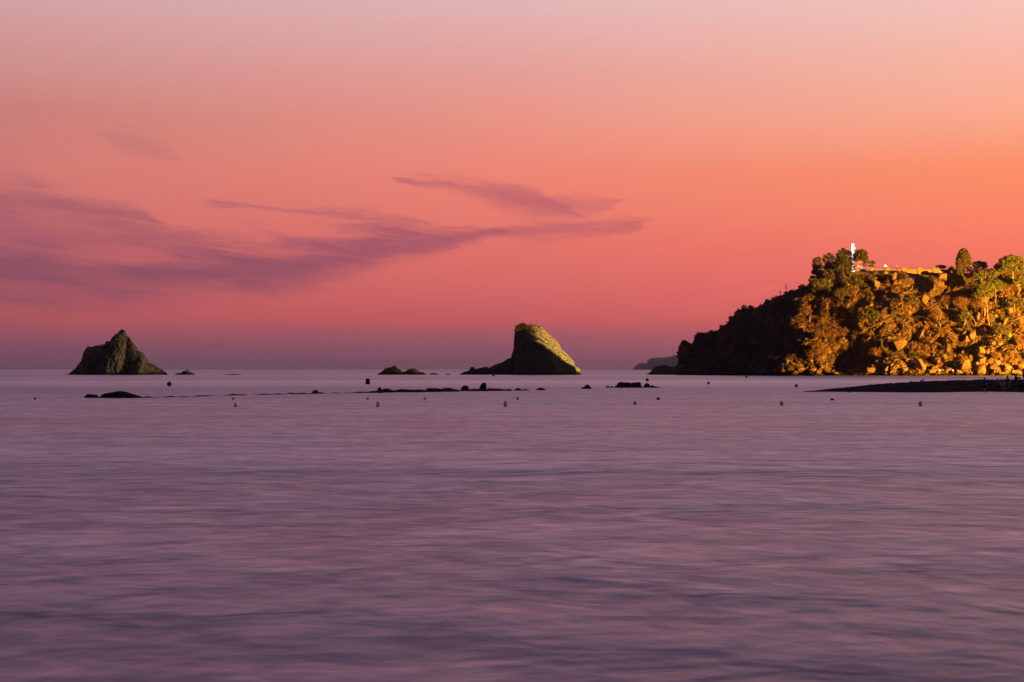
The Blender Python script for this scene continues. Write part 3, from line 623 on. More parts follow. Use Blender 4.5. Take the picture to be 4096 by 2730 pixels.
split_boulder([(3908, 1456, 24, 24, -20), (3932, 1444, 40, 34, -30)], 'striped pale boulder cut by two slanting cracks, near the shore at the bright end', 57)
split_boulder([(3923, 1404, 30, 36, 10), (3950, 1409, 13, 28, -6)], 'angular boulder with a smaller shard leaning at its side, above the striped one', 61)
BL = [
 (3163, 1397, 17, 34, 'slanting pale shard catching light at the dark slope edge', -14), (3142, 1370, 13, 46, 'tallest standing slab on the edge of the dark slope', -4), (3154, 1377, 12, 28, 'short slab leaning against the tallest standing slab', -10),
 (3187, 1411, 12, 38, 'narrow upright rock blade below the slanting pale shard', -6), (3112, 1437, 23, 25, 'rounded lit boulder at the far dark end of the rockfall', 0), (3096, 1434, 14, 28, 'striped sliver beside the rounded lit boulder', -16),
 (3108, 1461, 25, 20, 'squat boulder under the rounded lit boulder', 0), (3128, 1472, 32, 36, 'dim wedge-shaped boulder just above the waterline at the dark end', 10), (3149, 1446, 18, 28, 'lit pointed rock between the wedge boulder and the narrow blade', -18),
 (3163, 1477, 30, 20, 'flat brown boulder beside the dim wedge-shaped boulder', -12), (3236, 1273, 15, 44, 'smooth bright rock pillar high on the dim shoulder', 4),
 (3284, 1476, 26, 23, 'orange-brown boulder by the water beside the dark gully', -20), (3297, 1466, 26, 13, 'flat-topped rock leaning on the orange-brown boulder at the gully', -14),
 (3603, 1377, 54, 46, 'largest smooth boulder, right of the big palm', 28), (3481, 1450, 17, 15, 'small square boulder lit below the big palm', 0), (3519, 1450, 38, 36, 'triangular pale boulder at the right edge of the dark gully', -10),
 (3547, 1471, 24, 38, 'long pale boulder standing on end near the gully mouth', 14), (3480, 1482, 40, 26, 'broad brown boulder at the waterline by the gully mouth', -10), (3456, 1468, 26, 8, 'thin flat slab resting on the broad brown boulder', 4),
 (3516, 1489, 22, 17, 'dim low boulder between the broad brown one and the upright pale one', 0), (3550, 1493, 28, 14, 'low shore rock at the foot of the upright pale boulder', 8), (3860, 1411, 44, 24, 'bright broken crag right of the dark cleft, mid slope', 6),
 (3862, 1460, 44, 46, 'great rounded boulder with pitted face above the second headlamp', 0), (3826, 1456, 26, 34, 'leaning boulder on the shoulder of the great rounded boulder', -18), (3925, 1477, 42, 36, 'dark pitted boulder directly under the striped cracked one', 0),
 (3955, 1474, 20, 28, 'narrow dark boulder beside the dark pitted one', -8), (3977, 1469, 36, 34, 'pyramid-shaped boulder behind the standing figure on the beach', -8), (3990, 1451, 34, 28, 'smooth grey dome boulder above the pyramid-shaped boulder', 0),
 (4028, 1470, 36, 24, 'jumbled crag low down behind the seated beach group', -16), (4010, 1494, 38, 15, 'low lit rock at the waterline behind the folding chairs', 6), (3970, 1498, 26, 12, 'pale flat rock at the waterline right of the standing figure', 0),
 (4064, 1492, 38, 24, 'pale shore boulder behind the fishing rods', -10), (4085, 1466, 26, 32, 'steep bright rock at the far right edge above the shore', 0), (3684, 1460, 44, 50, 'tall bright crag left of the first headlamp', 14), (3634, 1449, 30, 34, 'rough lit crag leaning into the tall bright crag', -10),
 (3739, 1471, 30, 15, 'small pale boulder beside the first headlamp', 0), (3731, 1485, 54, 24, 'long brown shore boulder under the first headlamp', 6), (3659, 1493, 36, 22, 'brown wedge boulder at the waterline below the tall bright crag', 8),
 (3616, 1480, 36, 34, 'dim cracked boulder low on the shore below the smooth largest boulder', -8), (3796, 1481, 34, 28, 'lit boulder between the two headlamps', 0), (3845, 1487, 42, 26, 'broad shore boulder under the second headlamp', -8),
 (3868, 1498, 18, 11, 'little shore rock left of the black recess', 0), (4024, 1288, 28, 38, 'bulky lit crag high up near the right edge', -6), (3752, 1379, 26, 22, 'broken lit rocks in the middle of the slope, below the split boulder', -20), (3790, 1392, 26, 34, 'curved lit rock rib beside the black mid-slope cleft', 24),
 (3975, 1374, 28, 22, 'pale rock cluster among dry grass above the pyramid boulder', 0), (3998, 1374, 20, 20, 'pale pointed rock next to the pale rock cluster', 0), (3504, 1135, 34, 44, 'bulging rock under the first clifftop agave', 4), (3577, 1108, 20, 42, 'pale rock column just under the clifftop wall', 0),
 (3700, 1200, 36, 40, 'jagged lit crag in the black hollow below the wall', -24), (3265, 1216, 14, 22, 'pale upright stone under the pine shoulder', 0), (3455, 1114, 12, 10, 'small round stone on the clifftop below the forked pine', 0), (2878 + 185, 1416, 9, 16, 'single lit shard on the dark slope', 0),
 (3571, 1461, 18, 16, 'small lit stone above the dim shore rocks, right of the upright boulder', 0), (3375, 1480, 20, 12, 'faint lit slab deep in the dark gully', 16), (3770, 1104, 40, 30, 'bright shattered crag just below the clifftop wall', -20), (4042, 1244, 30, 30, 'rough yellow crag near the right edge under the pines', 10)]
for px, py, w_, h_, lb, rot in BL: boulder(px, py, w_, h_, lb, rot)
# low rocks at the waterline and loose rubble too small to tell apart
rr_ = np.random.default_rng(77); RV, RF, nb = [], [], 0
for k_ in range(260):
    px = rr_.uniform(2950, 4120); py = 1503 - abs(rr_.normal(0, 1)) * 16 - (rr_.random() < 0.25) * rr_.uniform(0, 70); s_ = rr_.uniform(0.35, 1.3) if rr_.random() < 0.7 else rr_.uniform(1.2, 2.2)
    if px < 3080: s_ *= 0.7
    c = hit(px, min(py, 1501)); V_, F_ = [], []
    ds = rr_.uniform(0.6, 1.4, 3) * s_; pts = rr_.normal(size=(9, 3)); pts /= np.linalg.norm(pts, axis=1)[:, None]
    bm = bmesh.new()
    for p_ in pts: bm.verts.new(tuple(p_ * ds * 0.6))
    bmesh.ops.convex_hull(bm, input=bm.verts); bm.verts.ensure_lookup_table(); bm.verts.index_update()
    RV += [(v.co.x + c.x, v.co.y + c.y, v.co.z + c.z) for v in bm.verts]; RF += [[v.index + nb for v in f.verts] for f in bm.faces]; nb += len(bm.verts); bm.free()
setp(mesh('rock_rubble', RV, RF, M['boulder']), 'loose angular rubble along the foot of the headland', kind='stuff')

# ---------------------------------------------------------------- foliage
def leaf_tris(cen, size, rng, up=0.0, long_=1.6):
    """one small three-cornered leaf spray per centre"""
    n = len(cen); a = rng.normal(size=(n, 3)); a[:, 2] += up; a /= np.linalg.norm(a, axis=1)[:, None]
    b = np.cross(a, rng.normal(size=(n, 3))); b /= np.linalg.norm(b, axis=1)[:, None]
    s = (size * rng.uniform(0.6, 1.4, n))[:, None]
    v = np.stack([cen - b * s * 0.5, cen + b * s * 0.5, cen + a * s * long_], 1)
    return v.reshape(-1, 3)
def leaf_obj(name, cen, size, rng, m_, parent=None, up=0.0, long_=1.6, kind=None, label=None):
    V_ = leaf_tris(np.asarray(cen), size, rng, up, long_); F_ = np.arange(len(V_)).reshape(-1, 3)
    return setp(mesh(name, V_, F_, m_, parent), label=label, kind=kind)
def clumps(cs, rs, per, rng, squash=0.75):
    out = []
    for c, r in zip(cs, rs):
        n = int(per * r * r); d = rng.normal(size=(n, 3)); d /= np.linalg.norm(d, axis=1)[:, None]
        rad = r * rng.uniform(0.35, 1, n) ** 0.6
        out.append(np.array(c) + d * rad[:, None] * np.array([1, 1, squash]))
    return np.concatenate(out)
def limb(a, b, rng, sag=0.12, n=4):
    a, b = Vector(a), Vector(b); L = (b - a).length
    pts = [a.lerp(b, t) + Vector(rng.normal(size=3)) * L * sag * math.sin(t * math.pi) * 0.6 for t in np.linspace(0, 1, n)]
    return pts
def pine(name, x0, x1, y0, y1, base, label, D_=None, m_='pine', bark='bark', trunk_r=0.22, per=150, ncl=24, rcl=0.95, trunk=None, group=None, leaf=0.26, cat='tree', floor=0.15, dome=True, hollow=0.0):
    """crown fills the photo box x0..x1, y0..y1; base = (px, py) where the trunk stands"""
    rng = np.random.default_rng(int(x0 * 3 + y0))
    if D_ is None: b = hit(*base)
    else: b = gpx(base[0], D_)
    Dt = b.y; s_ = Dt / FPX; root = thing(name, b, label, cat, group)
    cx, cy = (x0 + x1) / 2, (y0 + y1) / 2; rx, rz = (x1 - x0) / 2 * s_, (y1 - y0) / 2 * s_; cc = P(cx, cy, Dt)
    if D_ is None: cc.y = Dt - min(1.2, rx * 0.4)
    cs, rs = [], []; ry = rx * 0.85; k_ = 0; ncl = int(ncl * 2.9); rcl *= 0.8; rx *= 1.14; rz *= 1.14
    while len(cs) < ncl and k_ < 4000:
        k_ += 1; d = rng.normal(size=3); d /= np.linalg.norm(d)
        if dome and d[2] < -0.7: continue
        r = rcl * rng.uniform(0.55, 1.15); rad = rng.uniform(0.45, 1.0) ** 0.5
        c = np.array([d[0] * max(rx - r * 0.6, 0.05) * rad, d[1] * max(ry - r * 0.6, 0.05) * rad, d[2] * max(rz - r * 0.5, 0.05) * rad])
        if dome: c[2] = c[2] + 0.04 * rz
        if any(np.linalg.norm(c - o_) < 0.42 * (r + r2) for o_, r2 in zip(cs, rs)) and rng.random() < 0.8: continue
        cs.append(c); rs.append(r)
    cs = [c + np.array(cc) for c in cs]
    leaf_obj('crown', clumps(cs, rs, per, rng), leaf, rng, M[m_], root)
    mb = MB()
    tp = [P(px, py, Dt) for px, py in trunk] if trunk else [b, b.lerp(cc, 0.5) + Vector((rng.normal() * 0.3, 0, 0)), Vector(cc)]
    tp[0] = Vector(b) - Vector((0, 0, 0.4)); mb.tube(tp, np.linspace(trunk_r, trunk_r * 0.5, len(tp)), 7)
    mb.out('trunk', M[bark], root)
    lm = MB()
    for c in sorted(cs, key=lambda c: rng.random())[:max(5, ncl // 2)]:
        st = tp[-1].lerp(tp[-2], rng.uniform(0, 0.5)); pts = limb(st, c, rng); lm.tube(pts, np.linspace(trunk_r * 0.42, trunk_r * 0.12, len(pts)), 5, False)
    lm.out('branches', M[bark], root)
    return root
TOPD = 568
pine('pine_tree', 3247, 3292, 1030, 1116, (3272, 1118), 'tall ragged dark pine at the seaward end of the clifftop grove', D_=566, ncl=30, bark='bark_dark', dome=False, rcl=0.85)
pine('pine_tree', 3290, 3340, 1016, 1058, (3317, 1090), 'small open pine with a bare stem between the ragged dark pine and the white light', D_=567, ncl=16, bark='bark_dark', trunk_r=0.14, rcl=0.8)
pine('pine_tree', 3345, 3409, 998, 1064, (3398, 1088), 'broad dark pine crown on the seaward side of the white light', D_=568, ncl=34, bark='bark_dark', rcl=0.9)
pine('pine_tree', 3413, 3472, 1000, 1058, (3434, 1101), 'round pine with a lit forked stem on the near side of the white light', D_=565.5, ncl=32, trunk=[(3434, 1101), (3430, 1082), (3427, 1068), (3438, 1040)], rcl=0.95)
pine('pine_tree', 3448, 3502, 1042, 1075, (3459, 1090), 'low wispy pine reaching out over the start of the wall', D_=566, ncl=14, rcl=0.65, per=110, trunk_r=0.13)
pine('pine_tree', 3322, 3392, 1052, 1100, (3350, 1104), 'bushy brownish pine in the middle of the clifftop grove', D_=564, ncl=28, rcl=0.9)
pine('pine_tree', 3352, 3402, 1078, 1132, (3372, 1140), 'dark leafy shrub-like pine hanging below the bushy brownish pine', ncl=22, rcl=0.8)
pine('pine_tree', 3288, 3346, 1080, 1128, (3318, 1130), 'shadowed pine under the small open pine', ncl=22, rcl=0.85)
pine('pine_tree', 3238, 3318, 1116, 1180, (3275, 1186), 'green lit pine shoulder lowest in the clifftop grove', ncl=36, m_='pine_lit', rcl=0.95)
pine('pine_tree', 3296, 3352, 1048, 1096, (3326, 1100), 'dark pine mass filling the grove just below the small open pine', D_=569, ncl=24, bark='bark_dark', rcl=0.85)
pine('pine_tree', 3338, 3372, 1028, 1072, (3352, 1096), 'mid-height dark pine between the open pine and the broad crown by the light', D_=570, ncl=16, bark='bark_dark', rcl=0.8)
pine('pine_tree', 3376, 3420, 1048, 1092, (3394, 1098), 'dark shrubby pine at the foot of the light mast', D_=565, ncl=18, bark='bark_dark', rcl=0.75)
pine('pine_tree', 3268, 3312, 1088, 1132, (3286, 1136), 'dark pine leaning out under the tall ragged one', D_=562.5, ncl=20, bark='bark_dark', rcl=0.8)
pine('pine_tree', 3400, 3446, 1100, 1150, (3420, 1156), 'dull green growth spilling over the cliff under the forked pine', ncl=22, rcl=0.75)
pine('hedge_shrub', 3836, 3894, 1066, 1098, (3866, 1100), 'dark hedge-like shrub around the foot of the broad tall cypress', D_=570, ncl=16, rcl=0.6, trunk_r=0.06, bark='bark_dark', cat='bush', m_='dark')
pine('hedge_shrub', 3884, 3964, 1072, 1098, (3924, 1100), 'long dark hedge below the spreading skyline pine', D_=571, ncl=22, rcl=0.6, trunk_r=0.06, bark='bark_dark', cat='bush', m_='dark')
pine('hedge_shrub', 3950, 4004, 1074, 1104, (3978, 1104), 'dark hedge running up to the umbrella pine', D_=569, ncl=18, rcl=0.6, trunk_r=0.06, bark='bark_dark', cat='bush', m_='dark')
pine('pine_tree', 3228, 3262, 1105, 1136, (3244, 1146), 'little dark pine on the skyline at the grove edge', ncl=10, rcl=0.7, bark='bark_dark')
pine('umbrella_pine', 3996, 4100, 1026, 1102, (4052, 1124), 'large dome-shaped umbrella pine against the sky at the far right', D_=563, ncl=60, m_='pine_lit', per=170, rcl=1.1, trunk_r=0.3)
pine('pine_tree', 3975, 4012, 1056, 1090, (3990, 1100), 'dark pine tucked beside the large umbrella pine', D_=570, ncl=16, rcl=0.75, bark='bark_dark')
pine('pine_tree', 3889, 3948, 1046, 1080, (3918, 1092), 'dark spreading pine on the skyline beside the big cypress', D_=575, ncl=24, rcl=0.8, bark='bark_dark')
pine('pine_tree', 3742, 3783, 1060, 1077, (3768, 1090), 'small flat-topped dark tree peeping over the wall', D_=573, ncl=14, rcl=0.5, bark='bark_dark', trunk_r=0.1)
pine('pine_tree', 3796, 3820, 1067, 1086, (3808, 1096), 'tiny dark tree between the flat-topped tree and the cypresses', D_=569, ncl=8, rcl=0.5, bark='bark_dark', trunk_r=0.08)
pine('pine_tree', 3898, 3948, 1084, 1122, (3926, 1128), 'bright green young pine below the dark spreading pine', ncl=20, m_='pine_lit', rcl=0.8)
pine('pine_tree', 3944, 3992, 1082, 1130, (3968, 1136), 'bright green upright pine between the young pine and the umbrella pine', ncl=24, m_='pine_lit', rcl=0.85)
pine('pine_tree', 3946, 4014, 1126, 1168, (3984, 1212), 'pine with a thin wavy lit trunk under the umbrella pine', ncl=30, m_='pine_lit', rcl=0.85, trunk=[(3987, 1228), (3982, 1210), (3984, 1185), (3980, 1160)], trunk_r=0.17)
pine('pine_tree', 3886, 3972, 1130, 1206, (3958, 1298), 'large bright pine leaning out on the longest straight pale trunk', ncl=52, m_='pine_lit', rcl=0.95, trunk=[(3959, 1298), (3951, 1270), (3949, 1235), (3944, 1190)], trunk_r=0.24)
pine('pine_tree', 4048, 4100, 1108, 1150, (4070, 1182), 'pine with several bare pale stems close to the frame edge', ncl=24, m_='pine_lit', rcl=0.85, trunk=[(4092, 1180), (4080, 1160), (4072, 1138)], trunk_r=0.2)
pine('pine_tree', 3996, 4052, 1150, 1192, (4030, 1226), 'thin brownish pine with a crooked stem beside the black hollow, right end', ncl=20, m_='dry', rcl=0.75, per=100, trunk=[(4031, 1228), (4025, 1208), (4026, 1196), (4020, 1180)], trunk_r=0.15)
pine('pine_tree', 3612, 3660, 1180, 1226, (3636, 1254), 'lone crooked small tree above the split boulder', ncl=20, rcl=0.75, m_='scrub', trunk=[(3636, 1256), (3646, 1240), (3642, 1222), (3636, 1206)], trunk_r=0.13)
pine('pine_tree', 3426, 3512, 1238, 1290, (3484, 1322), 'spreading flat pine leaning over the dark gully', ncl=36, rcl=0.8, trunk=[(3486, 1324), (3480, 1308), (3472, 1292), (3468, 1275)], trunk_r=0.14)
pine('pine_tree', 3570, 3624, 1236, 1290, (3598, 1298), 'dull leafy tree over the black hollow left of the split boulder', ncl=24, rcl=0.8, m_='scrub')
pine('pine_tree', 3824, 3884, 1240, 1290, (3856, 1296), 'green bush-like tree behind the short pale trunk', ncl=24, rcl=0.7, m_='scrub')
pine('pine_tree', 4012, 4100, 1196, 1240, (4060, 1246), 'wide green leafy tree under the black hollow near the frame edge', ncl=30, rcl=0.8, m_='scrub')
pine('pine_tree', 3960, 4034, 1306, 1350, (3996, 1352), 'green shrubby tree beside the biggest agave', ncl=26, rcl=0.7, m_='scrub')

def cypress(x0, x1, y0, y1, label, D_, base, pw=0.75, ped=0.0):
    rng = np.random.default_rng(int(x0)); b = gpx(base[0], D_) if D_ else hit(*base); Dt = b.y; s_ = Dt / FPX
    root = thing('cypress_tree', b, label, 'tree'); n = int((x1 - x0) * (y1 - y0) * 2.2) + 500
    h = (y1 - y0) * s_; r = (x1 - x0) / 2 * s_; cxp = P((x0 + x1) / 2, y1, Dt)
    t = rng.uniform(0, 1, n); th = rng.uniform(0, 2 * math.pi, n)
    pr = np.clip((1 - t ** 2.4), 0, 1) ** 0.5 * np.clip(t / 0.18, 0.15, 1) ** 0.5
    lob = 1 + 0.26 * fbm(np.stack([np.cos(th) * 2, np.sin(th) * 2, t * h * 0.8], 1), 3)
    rad = r * pr * lob * rng.uniform(0.82, 1.0, n)
    cen = np.stack([cxp.x + rad * np.cos(th), cxp.y + rad * np.sin(th), cxp.z + t * h * (1 + 0.03 * rng.normal(size=n))], 1)
    leaf_obj('crown', cen, 0.24, rng, M['cypress'], root, up=1.6, long_=1.8)
    MB().tube([b - Vector((0, 0, .4)), Vector((cxp.x, cxp.y, cxp.z + h * 0.7))], [0.28, 0.08], 7).out('trunk', M['bark_dark'], root)
cypress(3825, 3884, 999, 1070, 'broad tall cypress rising above the skyline, biggest of the three', 568, (3856, 1090))
cypress(3824, 3847, 1040, 1096, 'narrow cypress standing in front of the broad tall one', 564.5, (3836, 1100))
cypress(3832, 3853, 1084, 1124, 'smallest stubby cypress, lowest of the three', None, (3843, 1126))

def dry_bush(x0, x1, y0, y1, base, label, m_='dry', name='dry_bush', trunk=None, nb=170):
    """a feathery bush: twigs fanning from the foot, each with fine side sprays"""
    rng = np.random.default_rng(int(x0 + y0)); b = hit(*base); s_ = b.y / FPX
    root = thing(name, b, label, 'bush'); w_, h_ = (x1 - x0) * s_, (y1 - y0) * s_; st = P(base[0], y1, b.y); cen = []
    top = P((x0 + x1) / 2, y0, b.y); mb = MB()
    for i in range(nb):
        th = rng.uniform(0, 2 * math.pi); sp_ = rng.uniform(0, 1) ** 0.6; k_ = rng.uniform(0.5, 1.0) * math.sqrt(1 - 0.55 * sp_ ** 2)
        e = Vector((top.x + math.cos(th) * sp_ * w_ / 2, b.y - 0.5 + math.sin(th) * sp_ * w_ / 2.4, st.z + h_ * k_))
        m_0 = st.lerp(e, 0.5) + Vector((0, 0, h_ * 0.08)); 
        if i % 4 == 0: mb.tube([st, m_0, e], [0.05, 0.03, 0.012], 3, False)
        for t in np.linspace(0.35, 1, 10): 
            p0 = st.lerp(m_0, t * 2) if t < .5 else m_0.lerp(e, t * 2 - 1); cen += [np.array(p0) + rng.normal(size=3) * 0.07 * max(1, h_ / 3) for _ in range(2)]
    leaf_obj('foliage', cen, 0.10, rng, M[m_], root, up=0.8, long_=3.6)
    if trunk: mb.tube([P(px, py, b.y) for px, py in trunk], np.linspace(0.2, 0.1, len(trunk)), 6)
    mb.out('stems', M['bark'], root)
dry_bush(3808, 3886, 1178, 1246, (3860, 1250), 'largest feathery dry bush glowing orange on a short pale trunk', trunk=[(3860, 1300), (3861, 1275), (3857, 1248)], nb=330)
dry_bush(3756, 3806, 1174, 1236, (3788, 1240), 'dim feathery bush left of the largest glowing one', trunk=[(3795, 1278), (3789, 1258), (3786, 1236)], nb=220)
dry_bush(3714, 3768, 1222, 1280, (3750, 1282), 'feathery dry bush over pale stems above the split boulder', trunk=[(3762, 1306), (3757, 1288), (3766, 1262), (3767, 1248)], nb=220)
dry_bush(3884, 3940, 1200, 1250, (3912, 1254), 'golden feathery bush in front of the tall pale slab pair', nb=200)
dry_bush(3470, 3530, 1390, 1442, (3500, 1446), 'round brown bush at the foot of the big palm', nb=240)
dry_bush(3448, 3482, 1420, 1446, (3464, 1448), 'small brown bush left of the round one below the palm', nb=90)
dry_bush(3318, 3346, 1424, 1466, (3332, 1470), 'narrow brown bush alone at the mouth of the dark gully', nb=110)
dry_bush(3372, 3400, 1426, 1454, (3386, 1456), 'faint brown bush inside the dark gully', nb=90)
dry_bush(3288, 3322, 1444, 1474, (3310, 1476), 'yellow-green tuft lying on the gully rock', m_='scrub', nb=90)
dry_bush(3160, 3180, 1278, 1306, (3170, 1308), 'rusty bush on the skyline edge of the dark slope', nb=70)
dry_bush(3690, 3722, 1380, 1408, (3706, 1410), 'brown ball-shaped bush under the split boulder', nb=110)
dry_bush(3826, 3888, 1364, 1400, (3856, 1402), 'wide orange bush right above the bright broken crag', nb=220)
dry_bush(3958, 4010, 1404, 1446, (3984, 1448), 'orange bush between the shard boulder and the grey dome boulder', nb=180)
dry_bush(4012, 4060, 1400, 1440, (4036, 1442), 'ragged orange bush low on the slope near the frame edge', nb=160)
dry_bush(3834, 3872, 1424, 1450, (3852, 1452), 'bush crowning the great rounded boulder', nb=110)
dry_bush(3640, 3700, 1400, 1430, (3668, 1434), 'greenish bush spread above the tall bright crag', m_='scrub', nb=170)
dry_bush(3328, 3396, 1150, 1200, (3362, 1210), 'tangled olive bush on the dim shoulder below the grove', m_='scrub', nb=220)
dry_bush(3390, 3432, 1170, 1230, (3410, 1236), 'rust-brown thicket between the olive bush and the rock face', nb=170)
dry_bush(3146, 3190, 1304, 1340, (3166, 1342), 'green-topped bush overhanging the standing slabs', m_='scrub', nb=130)
dry_bush(4054, 4096, 1352, 1390, (4076, 1394), 'golden bush right of the biggest agave', nb=150)
def dark_bush(x0, x1, y0, y1, base, label, D_=None):
    pine('shrub', x0, x1, y0, y1, base, label, D_=D_, m_='dark', bark='bark_dark', ncl=9, rcl=0.55, trunk_r=0.06, leaf=0.2, cat='bush')
dark_bush(2914, 2934, 1265, 1282, (2924, 1284), 'dark shrub perched on the first high step of the skyline', 588)
dark_bush(2964, 2988, 1221, 1240, (2976, 1240), 'spiky dark shrub on the flat step of the skyline', 582)
dark_bush(2992, 3014, 1223, 1238, (3003, 1238), 'flatter dark shrub next to the spiky one on the skyline step', 580)
dark_bush(2836, 2852, 1322, 1334, (2844, 1335), 'low dark shrub on the lower skyline shelf', 598)
dark_bush(3060, 3078, 1198, 1212, (3069, 1212), 'rounded dark shrub on the skyline below the silhouetted palm', 570)
dark_bush(2878, 2896, 1300, 1314, (2887, 1316), 'dark tuft on the rising skyline between shelf and high step', 592)
dark_bush(3196, 3222, 1138, 1158, (3209, 1158), 'spiky dark bush on the skyline between the agave stalk and the grove', 564)

def palm(px, py, r_px, base, label, D_=None, m_='palm', nf=34, dry=10, trunk=True, sil=False):
    rng = np.random.default_rng(int(px)); b = gpx(base[0], D_) if D_ else hit(*base); Dt = b.y - (0 if D_ else 0.8); s_ = Dt / FPX
    root = thing('palm_tree', b, label, 'palm'); c = P(px, py, Dt); R_ = r_px * s_
    for kind_, n_, mm in (('frond', nf, M[m_]), ('dead_frond', dry, M['palm_dry'])):
        for i in range(n_):
            th = i * 2.399 + rng.uniform(-.2, .2); el = (math.radians(rng.uniform(8, 82)) if kind_ == 'frond' else math.radians(rng.uniform(-50, -5)))
            L = R_ * rng.uniform(0.85, 1.15) * (1 if kind_ == 'frond' else 0.8); V_, F_ = [], []
            hd = Vector((math.cos(th), math.sin(th), 0)); sd = Vector((-hd.y, hd.x, 0)); pp = Vector(c); dirv = hd * math.cos(el) + Vector((0, 0, math.sin(el)))
            ns = 7; prev = None
            for j in range(ns + 1):
                t = j / ns; wd = L * 0.16 * math.sin(math.pi * min(1, t * 0.9 + 0.12)) + 0.01
                droop = Vector((0, 0, -wd * 0.5))
                V_ += [pp + sd * wd + droop, pp, pp - sd * wd + droop]
                if j:
                    o_ = 3 * (j - 1); gap = dirv * (L / ns) * 0.42    # leaflets: each side is cut into slanting blades
                    for side in (0, 2):
                        a_ = len(V_); q0 = V_[o_ + 1]; q1 = V_[o_ + 4]
                        for u in (0.0, 0.34, 0.67):
                            r0 = q0.lerp(q1, u); r1 = q0.lerp(q1, u + 0.17); tip = V_[o_ + side].lerp(V_[o_ + 3 + side], u) + gap
                            V_ += [r0, r1, tip]; F_.append([len(V_) - 3, len(V_) - 2, len(V_) - 1])
                dirv = (dirv + Vector((0, 0, -0.22 - 0.05 * j * (1 if kind_ == 'frond' else .6)))).normalized(); pp = pp + dirv * L / ns
            rib = MB(); 
            used = sorted({i_ for f in F_ for i_ in f}); rm = {u: k for k, u in enumerate(used)}
            rib.V = [tuple(V_[u]) for u in used]; rib.F = [[rm[i_] for i_ in f] for f in F_]
            rib.tube([V_[3 * j + 1] for j in range(ns + 1)], np.linspace(0.03, 0.008, ns + 1) * max(R_, 1) / 2, 3, False)
            rib.out(kind_, mm, root)
    if trunk:
        MB().tube([b - Vector((0, 0, 0.4)), (Vector(b) + c) / 2, c], [0.34 * R_ / 4, 0.28 * R_ / 4, 0.3 * R_ / 4], 9).out('trunk', M['bark_dark'], root)
palm(3525, 1362, 48, (3528, 1396), 'big feather palm with arching green fronds beside the dark gully')
palm(3553, 1298, 26, (3553, 1318), 'small palm above the big feather palm', nf=22, dry=4)
palm(3612, 1290, 34, (3612, 1318), 'leafy green palm left of the split boulder', nf=26, dry=4)
palm(3437, 1332, 22, (3440, 1348), 'little palm with a bright yellow-green side at the gully top', nf=18, dry=2)
palm(3121, 1168, 20, (3120, 1182), 'palm standing black against the sky on the skyline', D_=567, nf=26, dry=3)
palm(3194, 1148, 22, (3196, 1156), 'second smaller skyline palm, nearer the grove, half hidden by scrub', D_=565, nf=22, dry=2)

def agave(px, py, r_px, label, n_=22, D_=None, m_='agave', stalk=None):
    rng = np.random.default_rng(int(px + py)); b = gpx(px, D_) if D_ else hit(px, py + r_px * 0.4); s_ = b.y / FPX; R_ = r_px * s_
    c = P(px, py + r_px * 0.4, b.y - (0 if D_ else 0.5)); 
    root = thing('agave', c, label, 'agave')
    for i in range(n_):
        th = i * 2.399; el = math.radians(12 + 70 * i / n_); L = R_ * rng.uniform(0.85, 1.15); hd = Vector((math.cos(th), math.sin(th), 0)); sd = Vector((-hd.y, hd.x, 0)); V_ = []
        d = hd * math.cos(el) + Vector((0, 0, math.sin(el)))
        for t, wd in ((0, .06), (.35, .09), (.7, .055), (1, .006)):
            p0 = c + d * L * t + Vector((0, 0, -0.10 * L * t * t)); V_ += [p0 + sd * wd * L, p0 - Vector((0, 0, wd * L * 0.5)), p0 - sd * wd * L]
        F_ = [[3 * k, 3 * k + 3, 3 * k + 4, 3 * k + 1] for k in range(3)] + [[3 * k + 1, 3 * k + 4, 3 * k + 5, 3 * k + 2] for k in range(3)] + [[3 * k + 2, 3 * k + 5, 3 * k + 3, 3 * k] for k in range(3)]
        mesh('leaf', V_, F_, M[m_], root)
    if stalk:
        pts = [P(x_, y_, b.y - 0.3) for x_, y_ in stalk]; MB().tube(pts, np.linspace(0.10, 0.06, len(pts)), 6).out('stalk', M['bark'], root)
    return root
AG = [(3504, 1094, 22, 'pale agave on the clifftop, first from the grove'), (3541, 1093, 26, 'widest pale agave on the clifftop under the lamp globe'), (3777, 1424, 20, 'yellow spiky agave on the lower slope above the second headlamp'),
      (4038, 1342, 30, 'biggest agave, bright yellow-green, near the frame edge'), (3983, 1266, 20, 'agave beside the foot of the longest pale trunk'), (3704, 1264, 12, 'small agave catching light above the split boulder'),
      (3562, 1326, 16, 'whitish agave in the dark beside the small palm'), (3377, 1390, 12, 'faint pale agave alone deep in the gully'), (3292, 1200, 20, 'agave rosette at the top of a long leaning stem'),
      (3184, 1200, 22, 'yellow agave at the edge of the lit slope, left end'), (3192, 1226, 16, 'second agave right under the yellow one at the left end of the lit slope'), (4074, 1260, 18, 'pale agave under the wide green tree'),
      (4060, 1226, 14, 'light green fan-shaped agave at the right end under the pines'), (3609, 1402, 10, 'tiny yellow agave under the largest smooth boulder'), (3932, 1266, 12, 'little agave between the tall pale slabs'), (4078, 1382, 14, 'pale agave low at the right end, beside the golden bush'),
      (3430, 1150, 14, 'dim green agave under the forked pine'), (3392, 1140, 16, 'dull long-leaved agave hanging below the grove')]
for px, py, r_, lb in AG: agave(px, py, r_, lb, n_=24 if r_ > 18 else 16, stalk=[(3294, 1204), (3270, 1230), (3244, 1252)] if px == 3292 else None)
